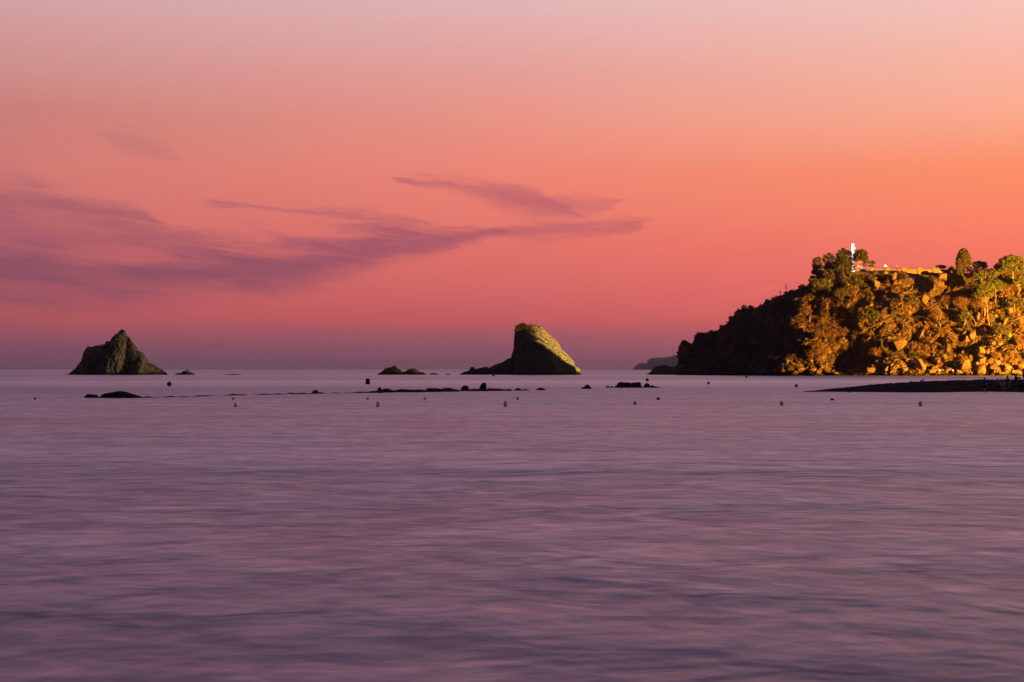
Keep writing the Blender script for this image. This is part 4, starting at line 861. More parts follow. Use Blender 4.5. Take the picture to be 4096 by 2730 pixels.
def flower_stalk(px, y0, y1, D_, label):
    b = gpx(px, D_); top = P(px + 1, y0, D_); root = thing('agave_stalk', b, label, 'plant'); 
    MB().tube([b - Vector((0, 0, .2)), b.lerp(top, .5), top], [0.09, 0.07, 0.03], 5).out('stem', M['bark_dark'], root)
    for t in np.linspace(0.45, 0.97, 9):
        p0 = b.lerp(top, t); L = 0.62 * (1.25 - t); mb = MB()
        for sg in (-1, 1):
            e = p0 + Vector((sg * L, 0.1, L * 0.25)); mb.tube([p0, e], [0.025, 0.015], 4); mb.ball(e, (0.16, 0.1, 0.06), 6, 4)
        mb.out('side_branch', M['bark_dark'], root)
flower_stalk(3144, 1137, 1176, 564.5, 'tall thin dead flower stalk standing on the skyline beside the black palm')

# fallen and leaning dead stems
def dead_stem(pts, label, r=0.12):
    b = hit(*pts[0]); root = None; q = [P(x_, y_, b.y - 0.7) for x_, y_ in pts]
    mb = MB(); mb.tube(q, np.linspace(r, r * 0.5, len(q)), 6)
    return setp(mb.out('dead_trunk', M['bark'], None, origin=q[0]), label, 'dead tree')
dead_stem([(3430, 1116), (3411, 1138), (3404, 1112), (3396, 1088)], 'bare pale stem bending upward below the grove', 0.10)
dead_stem([(3904, 1304), (3899, 1284), (3888, 1266), (3868, 1248)], 'thin dead trunk leaning beside the short pale trunk', 0.10)
dead_stem([(3902, 1322), (3896, 1306), (3884, 1292)], 'short bent dead branch below the leaning dead trunk', 0.08)
dead_stem([(4014, 1266), (3998, 1254), (3985, 1234)], 'thin dead trunk slanting down to the agave near the right end', 0.08)
dead_stem([(3652, 1298), (3650, 1276), (3640, 1268)], 'small dead stem above the largest smooth boulder', 0.07)

# ground scrub: too many tufts to count, spread over the slope in patches
def scrub_field(name, n, m_, label, size, seed, pxr, pyr, thr, scale=0.16, per=16, dark=False, tuft=0.45, up=0.7):
    rng = np.random.default_rng(seed); cen = []; got = 0; tries = 0
    vv = np.array(headland_v); pxv = 2048 + vv[:, 0] / vv[:, 1] * FPX; pyv = HY - (vv[:, 2] - HC) / vv[:, 1] * FPX
    ok = (pxv > pxr[0]) & (pxv < pxr[1]) & (pyv > pyr[0]) & (pyv < pyr[1]) & (vv[:, 2] > 2.5)
    f = perlin(vv * scale + seed) + 0.5 * perlin(vv * scale * 3 + seed * 2)
    ids = np.where(ok & (f > thr))[0]; ids = rng.choice(ids, min(n, len(ids)), replace=False)
    base = vv[ids] + rng.normal(size=(len(ids), 3)) * 0.25
    r = tuft * rng.uniform(0.5, 1.5, len(ids))
    d = rng.normal(size=(len(ids), per, 3)); d[:, :, 2] = np.abs(d[:, :, 2]); d /= np.linalg.norm(d, axis=2)[:, :, None]
    cen = base[:, None, :] + d * (r[:, None] * rng.uniform(0.3, 1, (len(ids), per)))[:, :, None]
    leaf_obj(name, cen.reshape(-1, 3), size, rng, M[m_], None, up=up, long_=2.4, kind='stuff', label=label)
headland_v = np.stack([XS.ravel(), YS.ravel(), ZS.ravel()], 1)
scrub_field('dry_grass_scrub', 8200, 'dry', 'brown dry scrub and grass covering the lit slope', 0.2, 3, (3150, 4130), (1120, 1488), -0.04)
scrub_field('dimmed_brown_scrub', 3800, 'brown', 'brown brushwood, darkened for weak lamplight, on the dim shoulder of the headland', 0.24, 31, (3140, 3420), (1130, 1470), -0.12)  # darker scrub added to dim the slope far from the lamp
scrub_field('green_scrub', 1900, 'scrub', 'green low scrub in patches between the rocks of the slope', 0.18, 8, (3180, 4130), (1110, 1440), 0.24, per=22)
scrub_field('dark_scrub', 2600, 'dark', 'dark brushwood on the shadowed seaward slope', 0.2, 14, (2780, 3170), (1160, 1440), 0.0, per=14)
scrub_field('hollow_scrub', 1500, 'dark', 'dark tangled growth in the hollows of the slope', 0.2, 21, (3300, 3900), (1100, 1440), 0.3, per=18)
# caps of grass on the two sea stacks
def cap(parent, pts, D_, r, name='grass_cap', m_='dry', per=260):
    rng = np.random.default_rng(int(pts[0][0])); cs = [np.array(P(px, py, D_)) for px, py in pts]
    leaf_obj(name, clumps(cs, [r] * len(cs), per, rng, 0.7), 0.17, rng, M[m_], parent, up=0.7, kind='stuff')
cap(stack_mid, [(2070, 1308), (2080, 1302), (2091, 1299), (2100, 1303), (2074, 1318), (2092, 1310), (2104, 1310), (2066, 1320)], 610, 1.15, m_='scrub')
cap(stack_mid, [(2118, 1302), (2130, 1302), (2142, 1305), (2154, 1309)], 611, 0.55, 'grass_fringe')
cap(stack_left, [(486, 1324), (494, 1325), (480, 1331), (488, 1330)], 612, 0.75, m_='dark')
cap(stack_left, [(466, 1340), (458, 1348), (455, 1356), (462, 1352), (470, 1344)], 613, 0.7, 'side_tuft', m_='dark')
cap(stack_left, [(398, 1382), (406, 1381), (412, 1380)], 614, 0.4, 'low_tuft', m_='dry')

# ---------------------------------------------------------------- terrace wall, railing, lamps on the clifftop
M['wall'] = plain('rendered_wall', (0.21, 0.16, 0.10), 0.9, 0, 0.18, 1.2)
M['pier_strip'] = plain('dark_pier_strip', (0.02, 0.018, 0.015), 0.9)
M['metal'] = plain('dark_metal', (0.05, 0.045, 0.045), 0.6)
M['stone'] = plain('terrace_stone', (0.22, 0.19, 0.16), 0.9)
M['thatch'] = plain('grey_thatch', (0.35, 0.33, 0.36), 0.95, 0, 0.35, 2.0)
M['white'] = plain('white_paint', (0.75, 0.75, 0.75), 0.6, 0, 0.08)
M['lamp_white'] = glow('lamp_glow', (1.0, 0.97, 0.95), 3.5)
M['globe'] = glow('globe_glow', (1.0, 0.86, 0.70), 6.0)
M['skin'] = plain('skin', (0.42, 0.27, 0.19), 0.6, 0, 0.08)
M['hair'] = plain('hair', (0.03, 0.02, 0.015), 0.8)
WD = 571.0; zof = lambda py, D_=WD: HC - (py - HY) / FPX * D_; xof = lambda px, D_=WD: (px - 2048) / FPX * D_
x0, x1 = xof(3462), xof(3836)
setp(MB().box(((x0 + x1) / 2, WD + 11.6, (zof(1078.3) + 33) / 2), (x1 - x0, 22.0, zof(1078.3) - 33)).out('terrace', M['stone'], None), 'paved terrace behind the clifftop wall', kind='structure')
wall = thing('terrace_wall', (x0, WD, zof(1112)), 'golden-lit low masonry wall with square piers along the clifftop', 'wall')
PIERS = [(3479, 3500, 1075), (3541, 3563, 1073.5), (3605, 3627, 1073), (3669, 3690.5, 1073), (3731, 3752, 1073.5), (3794, 3812, 1073)]
edges = [3462] + [v for p_ in PIERS for v in (p_[0], p_[1])] + [3836]
zb_ = zof(1124)
for i in range(0, len(edges) - 1, 2):
    a_, b_ = xof(edges[i]), xof(edges[i + 1])
    if i == 10: continue
    mb = MB().box(((a_ + b_) / 2, WD, (zof(1079.5) + zb_) / 2), (b_ - a_ - 0.02, 0.3, zof(1079.5) - zb_)); mb.out('wall_panel', M['wall'], wall)
    MB().box(((a_ + b_) / 2, WD - 0.02, zof(1079.0) + 0.03), (b_ - a_ - 0.05, 0.42, 0.08)).out('coping', M['wall'], wall)
a_, b_ = xof(3777), xof(3794); MB().box(((a_ + b_) / 2, WD, (zof(1079.5) + zb_) / 2), (b_ - a_ - 0.02, 0.3, zof(1079.5) - zb_)).out('wall_panel', M['wall'], wall)
for l_, r_, ty in PIERS:
    a_, b_ = xof(l_), xof(r_); pr = MB().box(((a_ + b_) / 2, WD - 0.12, (zof(ty) + zb_) / 2), (b_ - a_, 0.62, zof(ty) - zb_)).out('pier', M['wall'], wall)
    MB().box(((a_ + b_) / 2, WD - 0.12, zof(ty) + 0.035), (b_ - a_ + 0.12, 0.74, 0.07)).out('pier_cap', M['wall'], pr)
    for e in (a_ + 0.27, b_ - 0.27): MB().box((e, WD - 0.434, (zof(ty) - 0.12 + zb_) / 2), (0.13, 0.02, zof(ty) - 0.3 - zb_)).out('dark_strip', M['pier_strip'], pr)  # narrow dark strip up each edge of the pier
rail = thing('wire_fence', (x0, WD + 0.3, zof(1079)), 'thin wire fence with tall posts on top of the clifftop wall', 'fence')
for k_, px in enumerate([3485, 3510, 3532, 3564.5, 3567, 3603, 3622, 3627, 3643, 3667, 3675, 3690, 3694, 3729, 3752, 3776, 3792, 3816]):
    ty = 1058.5 if k_ % 2 == 0 else 1062; MB().tube([(xof(px), WD + 0.35, zof(1083)), (xof(px), WD + 0.35, zof(ty))], 0.035, 5).out('post', M['metal'], rail)
for ty in (1069, 1074): 
    MB().tube([(xof(3470), WD + 0.35, zof(ty)), (xof(3650), WD + 0.35, zof(ty) - 0.02), (xof(3832), WD + 0.35, zof(ty))], 0.016, 4).out('wire', M['metal'], rail)
mb = MB()
for px in np.arange(3470, 3832, 4.2): mb.tube([(xof(px), WD + 0.37, zof(1081)), (xof(px), WD + 0.37, zof(1069))], 0.006, 3, False)
setp(mb.out('mesh_wires', M['metal'], rail), kind='stuff')
# benches and bin behind the wall
TZ = zof(1078.3)
for l_, r_, lb in ((3567, 3590, 'long dark bench on the terrace beside the man in yellow'), (3629, 3644, 'shorter dark bench on the terrace past the man in yellow')):
    a_, b_ = xof(l_), xof(r_); t = thing('bench', ((a_ + b_) / 2, WD + 1.6, TZ), lb, 'bench')
    for k_ in range(3): MB().box(((a_ + b_) / 2, WD + 1.45 + 0.15 * k_, TZ + 0.44), (b_ - a_, 0.12, 0.04)).out('seat_slat', M['metal'], t)
    for s_ in (a_ + 0.2, b_ - 0.2): MB().box((s_, WD + 1.6, TZ + 0.21), (0.08, 0.4, 0.415)).out('leg', M['metal'], t)
b_ = thing('litter_bin', (xof(3692.5), WD + 1.5, TZ), 'small dark litter bin just past a wall pier', 'bin')
MB().tube([(xof(3692.5), WD + 1.5, TZ), (xof(3692.5), WD + 1.5, TZ + 0.75)], [0.2, 0.26], 10).out('body', M['metal'], b_); MB().tube([(xof(3692.5), WD + 1.5, TZ + 0.752), (xof(3692.5), WD + 1.5, TZ + 0.84)], [0.28, 0.2], 10).out('lid', M['metal'], b_)
# globe street lamp
lx, ly = xof(3541, WD + 3), WD + 3
L = thing('street_lamp', (lx, ly, TZ), 'globe lamp shining white on the terrace beside two figures', 'street lamp')
MB().tube([(lx, ly, TZ), (lx, ly, TZ + 0.1), (lx, ly, TZ + 1.15)], [0.09, 0.045, 0.035], 8).out('post', M['metal'], L)
MB().ball((lx, ly, HC - (1064 - HY) / FPX * ly), 0.30, 14, 10).out('globe', M['globe'], L, True)
# the brilliant beacon: lattice mast with a tall lantern
BD = 569.0; bx = xof(3411, BD); bzt = ground(bx, BD)
B = thing('beacon', (bx, BD, bzt), 'brilliant white beacon light on a pale lattice mast between two pines', 'beacon')
zl = zof(1010, BD); lat = MB()
for sx_ in (-1, 1):
    for sy_ in (-1, 1): MB().tube([(bx + sx_ * 0.42, BD + sy_ * 0.42, bzt - 0.5), (bx + sx_ * 0.25, BD + sy_ * 0.25, zl)], [0.07, 0.05], 5).out('mast_leg', M['white'], B)
n_ = 14
for i in range(n_):
    za, zc_ = bzt + (zl - bzt) * i / n_, bzt + (zl - bzt) * (i + 1) / n_; h0 = 0.42 - 0.17 * i / n_; sg = 1 if i % 2 else -1
    for sy_ in (-1, 1): lat.tube([(bx - sg * h0, BD + sy_ * h0, za), (bx + sg * h0, BD + sy_ * h0, zc_)], 0.05, 4)
setp(lat.out('lattice', M['white'], B), kind='stuff')
MB().box((bx, BD, zl + 0.05), (0.9, 0.9, 0.1)).out('platform', M['white'], B)
hd = MB(); z0_, z1_ = zof(1008, BD), zof(975.5, BD)
hd.tube([(bx, BD, z0_ + .02), (bx, BD, z0_ + (z1_ - z0_) * .25), (bx, BD, z0_ + (z1_ - z0_) * .45), (bx, BD, z0_ + (z1_ - z0_) * .9), (bx, BD, z1_)], [0.14, 0.4, 0.52, 0.44, 0.36], 14); hd.out('lantern', M['lamp_white'], B, True)
MB().box((bx + 0.68, BD, zof(994, BD)), (0.36, 0.4, 0.6)).out('side_floodlight', M['lamp_white'], B)
# light from the lantern onto mast and neighbouring crowns, plus a fill light added to brighten the lower mast
def lamp_pt(name, loc, power, col, r=0.3):
    d = bpy.data.lights.new(name, 'POINT'); d.energy = power; d.color = col; d.shadow_soft_size = r
    o = bpy.data.objects.new(name, d); C.objects.link(o); o.location = loc
lamp_pt('beacon_lamp', (bx, BD - 1.2, zl - 0.5), 900, (1, .95, .95)); lamp_pt('mast_fill', (bx + 0.2, BD - 1.4, bzt + 1.2), 600, (1, .95, 1.0)); lamp_pt('globe_lamp', (lx, ly - 0.45, TZ + 1.7), 220, (1, .8, .6))
# thatched shelter under the pines, and a pale kiosk further in
T_ = thing('thatched_shelter', (xof(3432, 570), 570, zof(1088, 570)), 'grey thatched conical shelter half hidden under the pine beside the mast', 'shelter')
cxs, tzs = xof(3432, 572), zof(1054, 572); mb = MB(); mb.tube([(cxs, 572, zof(1075, 572)), (cxs, 572, tzs)], [2.6, 0.12], 16); mb.out('thatched_roof', M['thatch'], T_)
for a_ in (45, 135, 225, 315): MB().tube([(cxs + 1.9 * math.cos(math.radians(a_)), 572 + 1.9 * math.sin(math.radians(a_)), zof(1092, 572)), (cxs + 1.9 * math.cos(math.radians(a_)), 572 + 1.9 * math.sin(math.radians(a_)), zof(1071, 572))], 0.07, 6).out('post', M['bark'], T_)
kx = xof(3311, 569); K = thing('pale_arch', (kx, 569, zof(1084, 569)), 'pale arched gateway glimpsed through the seaward pines', 'arch')
ar = [(kx + 1.0 * math.cos(t), 569, zof(1066, 569) + 1.0 * math.sin(t)) for t in np.linspace(0, math.pi, 9)]
MB().tube([(kx + 1.0, 569, zof(1088, 569))] + ar + [(kx - 1.0, 569, zof(1088, 569))], 0.14, 6).out('arch_frame', M['white'], K)
MB().box((kx, 569, zof(1084, 569)), (2.2, 0.3, 0.4)).out('arch_base', M['white'], K)
# small low wall by the forked pine
lw = thing('low_wall', (xof(3427, 566.8), 566.8, zof(1085, 566.8)), 'short golden wall stub behind the forked pine trunk', 'wall')
for a_, b_ in ((3420, 3434), (3440, 3462)): MB().box((xof((a_ + b_) / 2, 566.8), 566.8, zof(1081, 566.8)), (xof(b_) - xof(a_), 0.3, 1.2)).out('wall_panel', M['wall'], lw)

# ---------------------------------------------------------------- people
def skin_mesh(pts, edges, radii, root_i=0, sub=1):
    me = bpy.data.meshes.new('tmp'); me.from_pydata([tuple(p) for p in pts], edges, []); o = bpy.data.objects.new('tmp', me); C.objects.link(o)
    o.modifiers.new('s', 'SKIN'); 
    for i, r in enumerate(radii): me.skin_vertices[0].data[i].radius = (r, r) if not isinstance(r, tuple) else r
    me.skin_vertices[0].data[root_i].use_root = True
    if sub: ss = o.modifiers.new('u', 'SUBSURF'); ss.levels = sub; ss.render_levels = sub
    dg = bpy.context.evaluated_depsgraph_get(); em = o.evaluated_get(dg).to_mesh()
    V_ = [v.co[:] for v in em.vertices]; F_ = [list(p.vertices) for p in em.polygons]
    o.evaluated_get(dg).to_mesh_clear(); bpy.data.objects.remove(o); bpy.data.meshes.remove(me); return V_, F_
def J(pose):
    j = {'pelvis': (0, 0, .95), 'waist': (0, 0, 1.10), 'chest': (0, -.01, 1.32), 'neck': (0, 0, 1.48), 'head': (0, -.02, 1.60), 'crown': (0, -.01, 1.70)}
    for s, n in ((-1, 'l'), (1, 'r')):
        j['sh' + n] = (s * .18, 0, 1.40); j['hip' + n] = (s * .10, 0, .90)
        j['el' + n] = (s * .25, .03, 1.12); j['wr' + n] = (s * .24, -.08, .87); j['kn' + n] = (s * .11, -.03, .49); j['an' + n] = (s * .12, .03, .08); j['to' + n] = (s * .14, -.15, .03)
    if pose == 'walk': j['knr'] = (.11, -.2, .52); j['anr'] = (.12, -.22, .09); j['tor'] = (.13, -.42, .04); j['knl'] = (-.1, .05, .5); j['anl'] = (-.1, .28, .12); j['tol'] = (-.1, .12, .03); j['elr'] = (.34, .08, 1.16); j['wrr'] = (.38, -.12, 1.0)
    if pose == 'camera':
        for s, n in ((-1, 'l'), (1, 'r')): j['el' + n] = (s * .27, -.14, 1.2); j['wr' + n] = (s * .08, -.28, 1.40)
    if pose in ('chair', 'ground'):
        dz_ = -.45 if pose == 'chair' else -.84; lean = .06 if pose == 'chair' else -.12
        for k_ in list(j): 
            x, y, z = j[k_]; j[k_] = (x, y + lean * (z - .9) / .8, z + dz_)
        for s, n in ((-1, 'l'), (1, 'r')):
            if pose == 'chair': j['kn' + n] = (s * .15, -.45, .50); j['an' + n] = (s * .16, -.5, .09); j['to' + n] = (s * .18, -.68, .04); j['el' + n] = (s * .27, -.08, .72); j['wr' + n] = (s * .2, -.33, .62)
            else: j['kn' + n] = (s * .16, -.42, .44); j['an' + n] = (s * .14, -.62, .08); j['to' + n] = (s * .15, -.8, .04); j['el' + n] = (s * .26, -.2, .36); j['wr' + n] = (s * .1, -.46, .44)
            j['hip' + n] = (s * .1, -.02, .47 if pose == 'chair' else .1)
    return j
def person(loc, rz, pose, label, shirt, shorts, hair_long=False, h=1.72, headlamp=False):
    root = thing('person', loc, label, 'person'); j = J(pose); k_ = h / 1.74; cs, sn = math.cos(rz), math.sin(rz)
    def tf(vs): return [(loc[0] + (x * cs - y * sn) * k_, loc[1] + (x * sn + y * cs) * k_, loc[2] + z * k_) for x, y, z in vs]
    names = list(j); ix = {n: i for i, n in enumerate(names)}; ed = []
    for a_, b_ in (('pelvis', 'waist'), ('waist', 'chest'), ('chest', 'neck'), ('neck', 'head'), ('head', 'crown')): ed.append((ix[a_], ix[b_]))
    for n in 'lr':
        for a_, b_ in (('chest', 'sh' + n), ('sh' + n, 'el' + n), ('el' + n, 'wr' + n), ('pelvis', 'hip' + n), ('hip' + n, 'kn' + n), ('kn' + n, 'an' + n), ('an' + n, 'to' + n)): ed.append((ix[a_], ix[b_]))
    R = {'pelvis': .13, 'waist': .115, 'chest': .15, 'neck': .055, 'head': .095, 'crown': .07, 'sh': .06, 'el': .042, 'wr': .028, 'hip': .095, 'kn': .058, 'an': .04, 'to': .035}
    rad = [R.get(n, R.get(n[:-1], .05)) for n in names]; pts = [j[n] for n in names]
    for n in 'lr':   # palm and five fingers
        w0 = Vector(j['wr' + n]); d = (w0 - Vector(j['el' + n])).normalized(); a = d.cross(Vector((0, 0, 1))); a = a.normalized() if a.length > .1 else Vector((0, 1, 0))
        pm = w0 + d * .07; pts.append(tuple(pm)); rad.append(.03); pi_ = len(pts) - 1; ed.append((ix['wr' + n], pi_))
        for q_, (o_, ln_) in enumerate(((-.03, .075), (-.01, .085), (.012, .08), (.032, .06), (-.05, .04))):
            e1 = pm + a * o_ + d * ln_ * .55; e2 = pm + a * o_ * 1.15 + d * ln_ + Vector((0, 0, -.015)); s_ = len(pts); pts += [tuple(e1), tuple(e2)]; rad += [.0095, .007]; ed += [(pi_, s_), (s_, s_ + 1)]
    V_, F_ = skin_mesh(pts, ed, rad); mb = MB(); mb.V = [tuple(v) for v in V_]; mb.F = F_
    hx, hy, hz = j['head']; mb.ball((hx, hy - .105, hz - .01), (.013, .022, .02), 6, 4)
    for s in (-1, 1): mb.ball((hx + s * .1, hy, hz), (.012, .025, .032), 6, 4); mb.ball((hx + s * .034, hy - .088, hz + .022), (.013, .01, .009), 6, 4)
    mb.ball((hx, hy - .094, hz - .048), (.026, .008, .007), 6, 4)
    mesh('body', tf(mb.V), mb.F, M['skin'], root, True)
    def cloth(name, ns, es, rr, m_):
        ids = {n: i for i, n in enumerate(ns)}; V2, F2 = skin_mesh([ns[n] for n in ns], [(ids[a_], ids[b_]) for a_, b_ in es], rr); return mesh(name, tf(V2), F2, m_, root, True)
    mid = lambda a_, b_, t: tuple(Vector(j[a_]).lerp(Vector(j[b_]), t))
    ns = {'pelvis': mid('pelvis', 'waist', .3), 'waist': j['waist'], 'chest': j['chest'], 'nk': mid('chest', 'neck', .55)}
    for n in 'lr': ns['sh' + n] = j['sh' + n]; ns['sl' + n] = mid('sh' + n, 'el' + n, .6)
    cloth('shirt', ns, [('pelvis', 'waist'), ('waist', 'chest'), ('chest', 'nk'), ('chest', 'shl'), ('shl', 'sll'), ('chest', 'shr'), ('shr', 'slr')], [.15, .135, .168, .09, .078, .07, .078, .07], shirt)
    ns = {'pelvis': j['pelvis']}; 
    for n in 'lr': ns['hip' + n] = j['hip' + n]; ns['e' + n] = mid('hip' + n, 'kn' + n, .85)
    cloth('shorts', ns, [('pelvis', 'hipl'), ('hipl', 'el'), ('pelvis', 'hipr'), ('hipr', 'er')], [.148, .115, .085, .115, .085], shorts)
    hb = MB(); hb.ball((hx, hy + .02, hz + .045), (.108, .118, .10), 10, 7)
    if hair_long: hb.ball((hx, hy + .07, hz - .1), (.085, .06, .17), 8, 6)
    mesh('hair', tf(hb.V), hb.F, M['hair'], root, True)
    if headlamp:
        hl = MB(); hl.ball((hx, hy - .13, hz + .07), .14, 10, 6); mesh('headlamp', tf(hl.V), hl.F, M['lamp_white'], root, True)
    return root
def pl(n, c): return plain(n, c, 0.85, 0, 0.12, 8.0)
YEL = pl('yellow_cloth', (0.75, 0.50, 0.07)); GRY = pl('grey_cloth', (0.16, 0.17, 0.22)); BLU = pl('blue_cloth', (0.025, 0.04, 0.14)); BLK = pl('black_cloth', (0.015, 0.014, 0.016)); RED = pl('red_cloth', (0.10, 0.015, 0.015)); PAL = pl('pale_cloth', (0.45, 0.43, 0.42)); GRN = pl('green_cloth', (0.06, 0.22, 0.12)); BRN = pl('brown_cloth', (0.05, 0.03, 0.025)); TEAL = pl('teal_cloth', (0.04, 0.08, 0.10))
person((xof(3589, WD + 2.3), WD + 2.3, TZ), 0.1, 'camera', 'man in yellow shirt and grey shorts, arms raised to his chest, on the terrace', YEL, GRY, h=1.9)
person((xof(3551, WD + 2.6), WD + 2.6, TZ), 1.9, 'stand', 'long-haired woman in a pale top facing the globe lamp on the terrace', PAL, BLK, True, h=1.66)
person((xof(3538.5, WD + 3.8), WD + 3.8, TZ), -1.2, 'stand', 'dim figure in grey standing behind the globe lamp on the terrace', GRY, RED, h=1.65)
def on_slope(px, py): 
    h_ = hit(px, py); return Vector((h_.x, h_.y - 0.4, h_.z))
person(on_slope(3757, 1499), 0.5, 'stand', 'angler in green with a lit headlamp on the shore rocks, the one nearer the gully', GRN, BLK, h=1.7, headlamp=True)
person(on_slope(3811, 1499), -0.6, 'stand', 'angler in green with a lit headlamp on the shore rocks, nearer the beach group', GRN, BRN, h=1.7, headlamp=True)
# on the spit
def bp_(px, py_foot, D_): return beach_at(px, D_)
p_stand = beach_at(3938, 151); person(p_stand, 2.4, 'walk', 'dark figure walking alone on the spit, left of the seated group', BLK, BRN, h=1.74)
def folding_chair(loc, rz, label, cloth_m, frame_m):
    root = thing('folding_chair', loc, label, 'chair'); cs, sn = math.cos(rz), math.sin(rz)
    def t(x, y, z): return (loc[0] + x * cs - y * sn, loc[1] + x * sn + y * cs, loc[2] + z)
    V_ = [t(-.26, -.24, .42), t(.26, -.24, .42), t(.26, .22, .38), t(-.26, .22, .38)]; V2 = V_ + [(x, y, z - .02) for x, y, z in V_]
    mesh('seat', V2, [[0, 1, 2, 3], [7, 6, 5, 4], [0, 4, 5, 1], [1, 5, 6, 2], [2, 6, 7, 3], [3, 7, 4, 0]], cloth_m, root)
    V_ = [t(-.26, .23, .42), t(.26, .23, .42), t(.26, .38, .92), t(-.26, .38, .92)]; V2 = V_ + [t(-.26, .25, .415), t(.26, .25, .415), t(.26, .40, .915), t(-.26, .40, .915)]
    mesh('backrest', V2, [[0, 1, 2, 3], [7, 6, 5, 4], [0, 4, 5, 1], [1, 5, 6, 2], [2, 6, 7, 3], [3, 7, 4, 0]], cloth_m, root)
    for s in (-.28, .28):
        MB().tube([t(s, -.26, -.03), t(s, .24, .42), t(s, .40, .95)], .014, 5).out('leg', frame_m, root); MB().tube([t(s, .28, -.03), t(s, -.26, .42), t(s, -.26, .62)], .014, 5).out('leg', frame_m, root)
        MB().tube([t(s, -.28, .62), t(s, .3, .62)], .018, 5).out('armrest', frame_m, root)
c1 = beach_at(3993, 153); folding_chair(c1, 0.9, 'dark low folding chair under the person in blue', BLK, M['metal']); person(c1 + Vector((0, 0, 0)), 0.9, 'chair', 'person in a blue top sitting low with bowed head beside the red cool box', BLU, BRN, h=1.66)
c2 = beach_at(4030, 153.5); folding_chair(c2, -0.5, 'dark folding chair under the biggest seated figure', RED, M['metal']); person(c2, -0.5, 'chair', 'largest seated figure in a dark grey top, arms on the folding table', TEAL, BLK, h=1.8)
c3 = beach_at(4011, 155.5); folding_chair(c3, 2.6, 'empty pale folding chair between the two seated figures', PAL, M['white'])
c4 = beach_at(4061, 163); person(c4, 0.9, 'ground', 'dark figure sitting on the shingle crest beside the fishing rods', BLK, BRN, h=1.74)
c5 = beach_at(4096, 158); person(c5, 1.5, 'stand', 'dark figure cut off by the right edge of the frame', BLK, BLK, h=1.6); 
tb_ = beach_at(4020, 151.5); t = thing('folding_table', tb_, 'low folding table in front of the largest seated figure', 'table')
MB().box((tb_.x, tb_.y, tb_.z + .56), (.9, .5, .03)).out('tabletop', M['metal'], t)
for sx_ in (-.4, .4):
    for sy_ in (-.2, .2): MB().tube([(tb_.x + sx_, tb_.y + sy_, tb_.z - .03), (tb_.x + sx_ * .9, tb_.y + sy_ * .9, tb_.z + .544)], .014, 5).out('leg', M['metal'], t)
def coolbox(loc, w_, d_, h_, label, m_, lid, rz=0.0):
    r = thing('cool_box', loc, label, 'cool box'); MB().box((loc[0], loc[1], loc[2] + h_ / 2 - .02), (w_, d_, h_), rz, 1.06).out('body', m_, r); MB().box((loc[0], loc[1], loc[2] + h_ + .015), (w_ * 1.12, d_ * 1.12, .06), rz, .94).out('lid', lid, r)
    MB().tube([(loc[0] - w_ * .5, loc[1] - d_ * .5, loc[2] + h_ * .7), (loc[0] - w_ * .5, loc[1] - d_ * .62, loc[2] + h_ * 1.2), (loc[0] + w_ * .5, loc[1] - d_ * .62, loc[2] + h_ * 1.2), (loc[0] + w_ * .5, loc[1] - d_ * .5, loc[2] + h_ * .7)], .012, 5).out('handle', lid, r)
coolbox(beach_at(3979, 151.5), .5, .34, .36, 'dark red cool box left of the person in blue', RED, BLK, .2)
coolbox(beach_at(4085, 152), .62, .4, .3, 'low black box on the shingle near the right edge', BLK, BLK, -.1)
def heap(name, px, D_, w_, h_, label, m_, cat, tip=0.0, dark_head=False):
    b = beach_at(px, D_); r = thing(name, b, label, cat); n = 14; V_, F_ = [], []; rng = np.random.default_rng(int(px))
    for i in range(7):
        t_ = i / 6; rr2 = w_ / 2 * (1 - t_) ** (0.9 if tip else 0.6)
        for k_ in range(n):
            a_ = 2 * math.pi * k_ / n; q_ = rr2 * (1 + .18 * math.sin(3 * a_ + i) + rng.uniform(-.06, .06)); V_.append((b.x + q_ * math.cos(a_) + tip * t_ * w_, b.y + q_ * .6 * math.sin(a_), b.z - .05 + h_ * t_))
    for i in range(6):
        for k_ in range(n): F_.append([i * n + k_, i * n + (k_ + 1) % n, (i + 1) * n + (k_ + 1) % n, (i + 1) * n + k_])
    F_.append([6 * n + k_ for k_ in range(n)]); F_.append([k_ for k_ in range(n)][::-1]); mesh('cloth', V_, F_, m_, r, True)
    MB().ball((b.x + w_ * .25, b.y - .05, b.z + h_ * .85), (.09, .09, .10), 8, 6).out('knot', BLK, r) if dark_head else None
heap('cloth_heap', 3642, 161, .38, .30, 'small pointed pale cloth on the shingle crest, farther from the people', PAL, 'cloth', tip=.12)
heap('beach_bag', 3687, 161, .62, .24, 'wide pale bag with a dark knot on the shingle crest', PAL, 'bag', dark_head=True)
def rod(px, D_, top, label, hold=None):
    b = beach_at(px, D_); e = P(top[0], top[1], D_ + 1.5); r = thing('fishing_rod', b, label, 'fishing rod'); q = b.lerp(e, .12)
    MB().tube([b - Vector((0, 0, .05)), q], .018, 6).out('handle', BLK, r); MB().tube([q, b.lerp(e, .6), e + Vector((0, 0, -.05))], [.013, .009, .004], 5).out('blank', M['metal'], r)
    MB().ball(q + Vector((0, -.05, 0)), (.04, .03, .05), 8, 6).out('reel', M['metal'], r)
rod(4055, 160, (4038, 1466), 'pale thin fishing rod leaning towards the seated group', None); rod(4092, 160, (4062, 1468), 'longer dark fishing rod slanting up from the right edge')
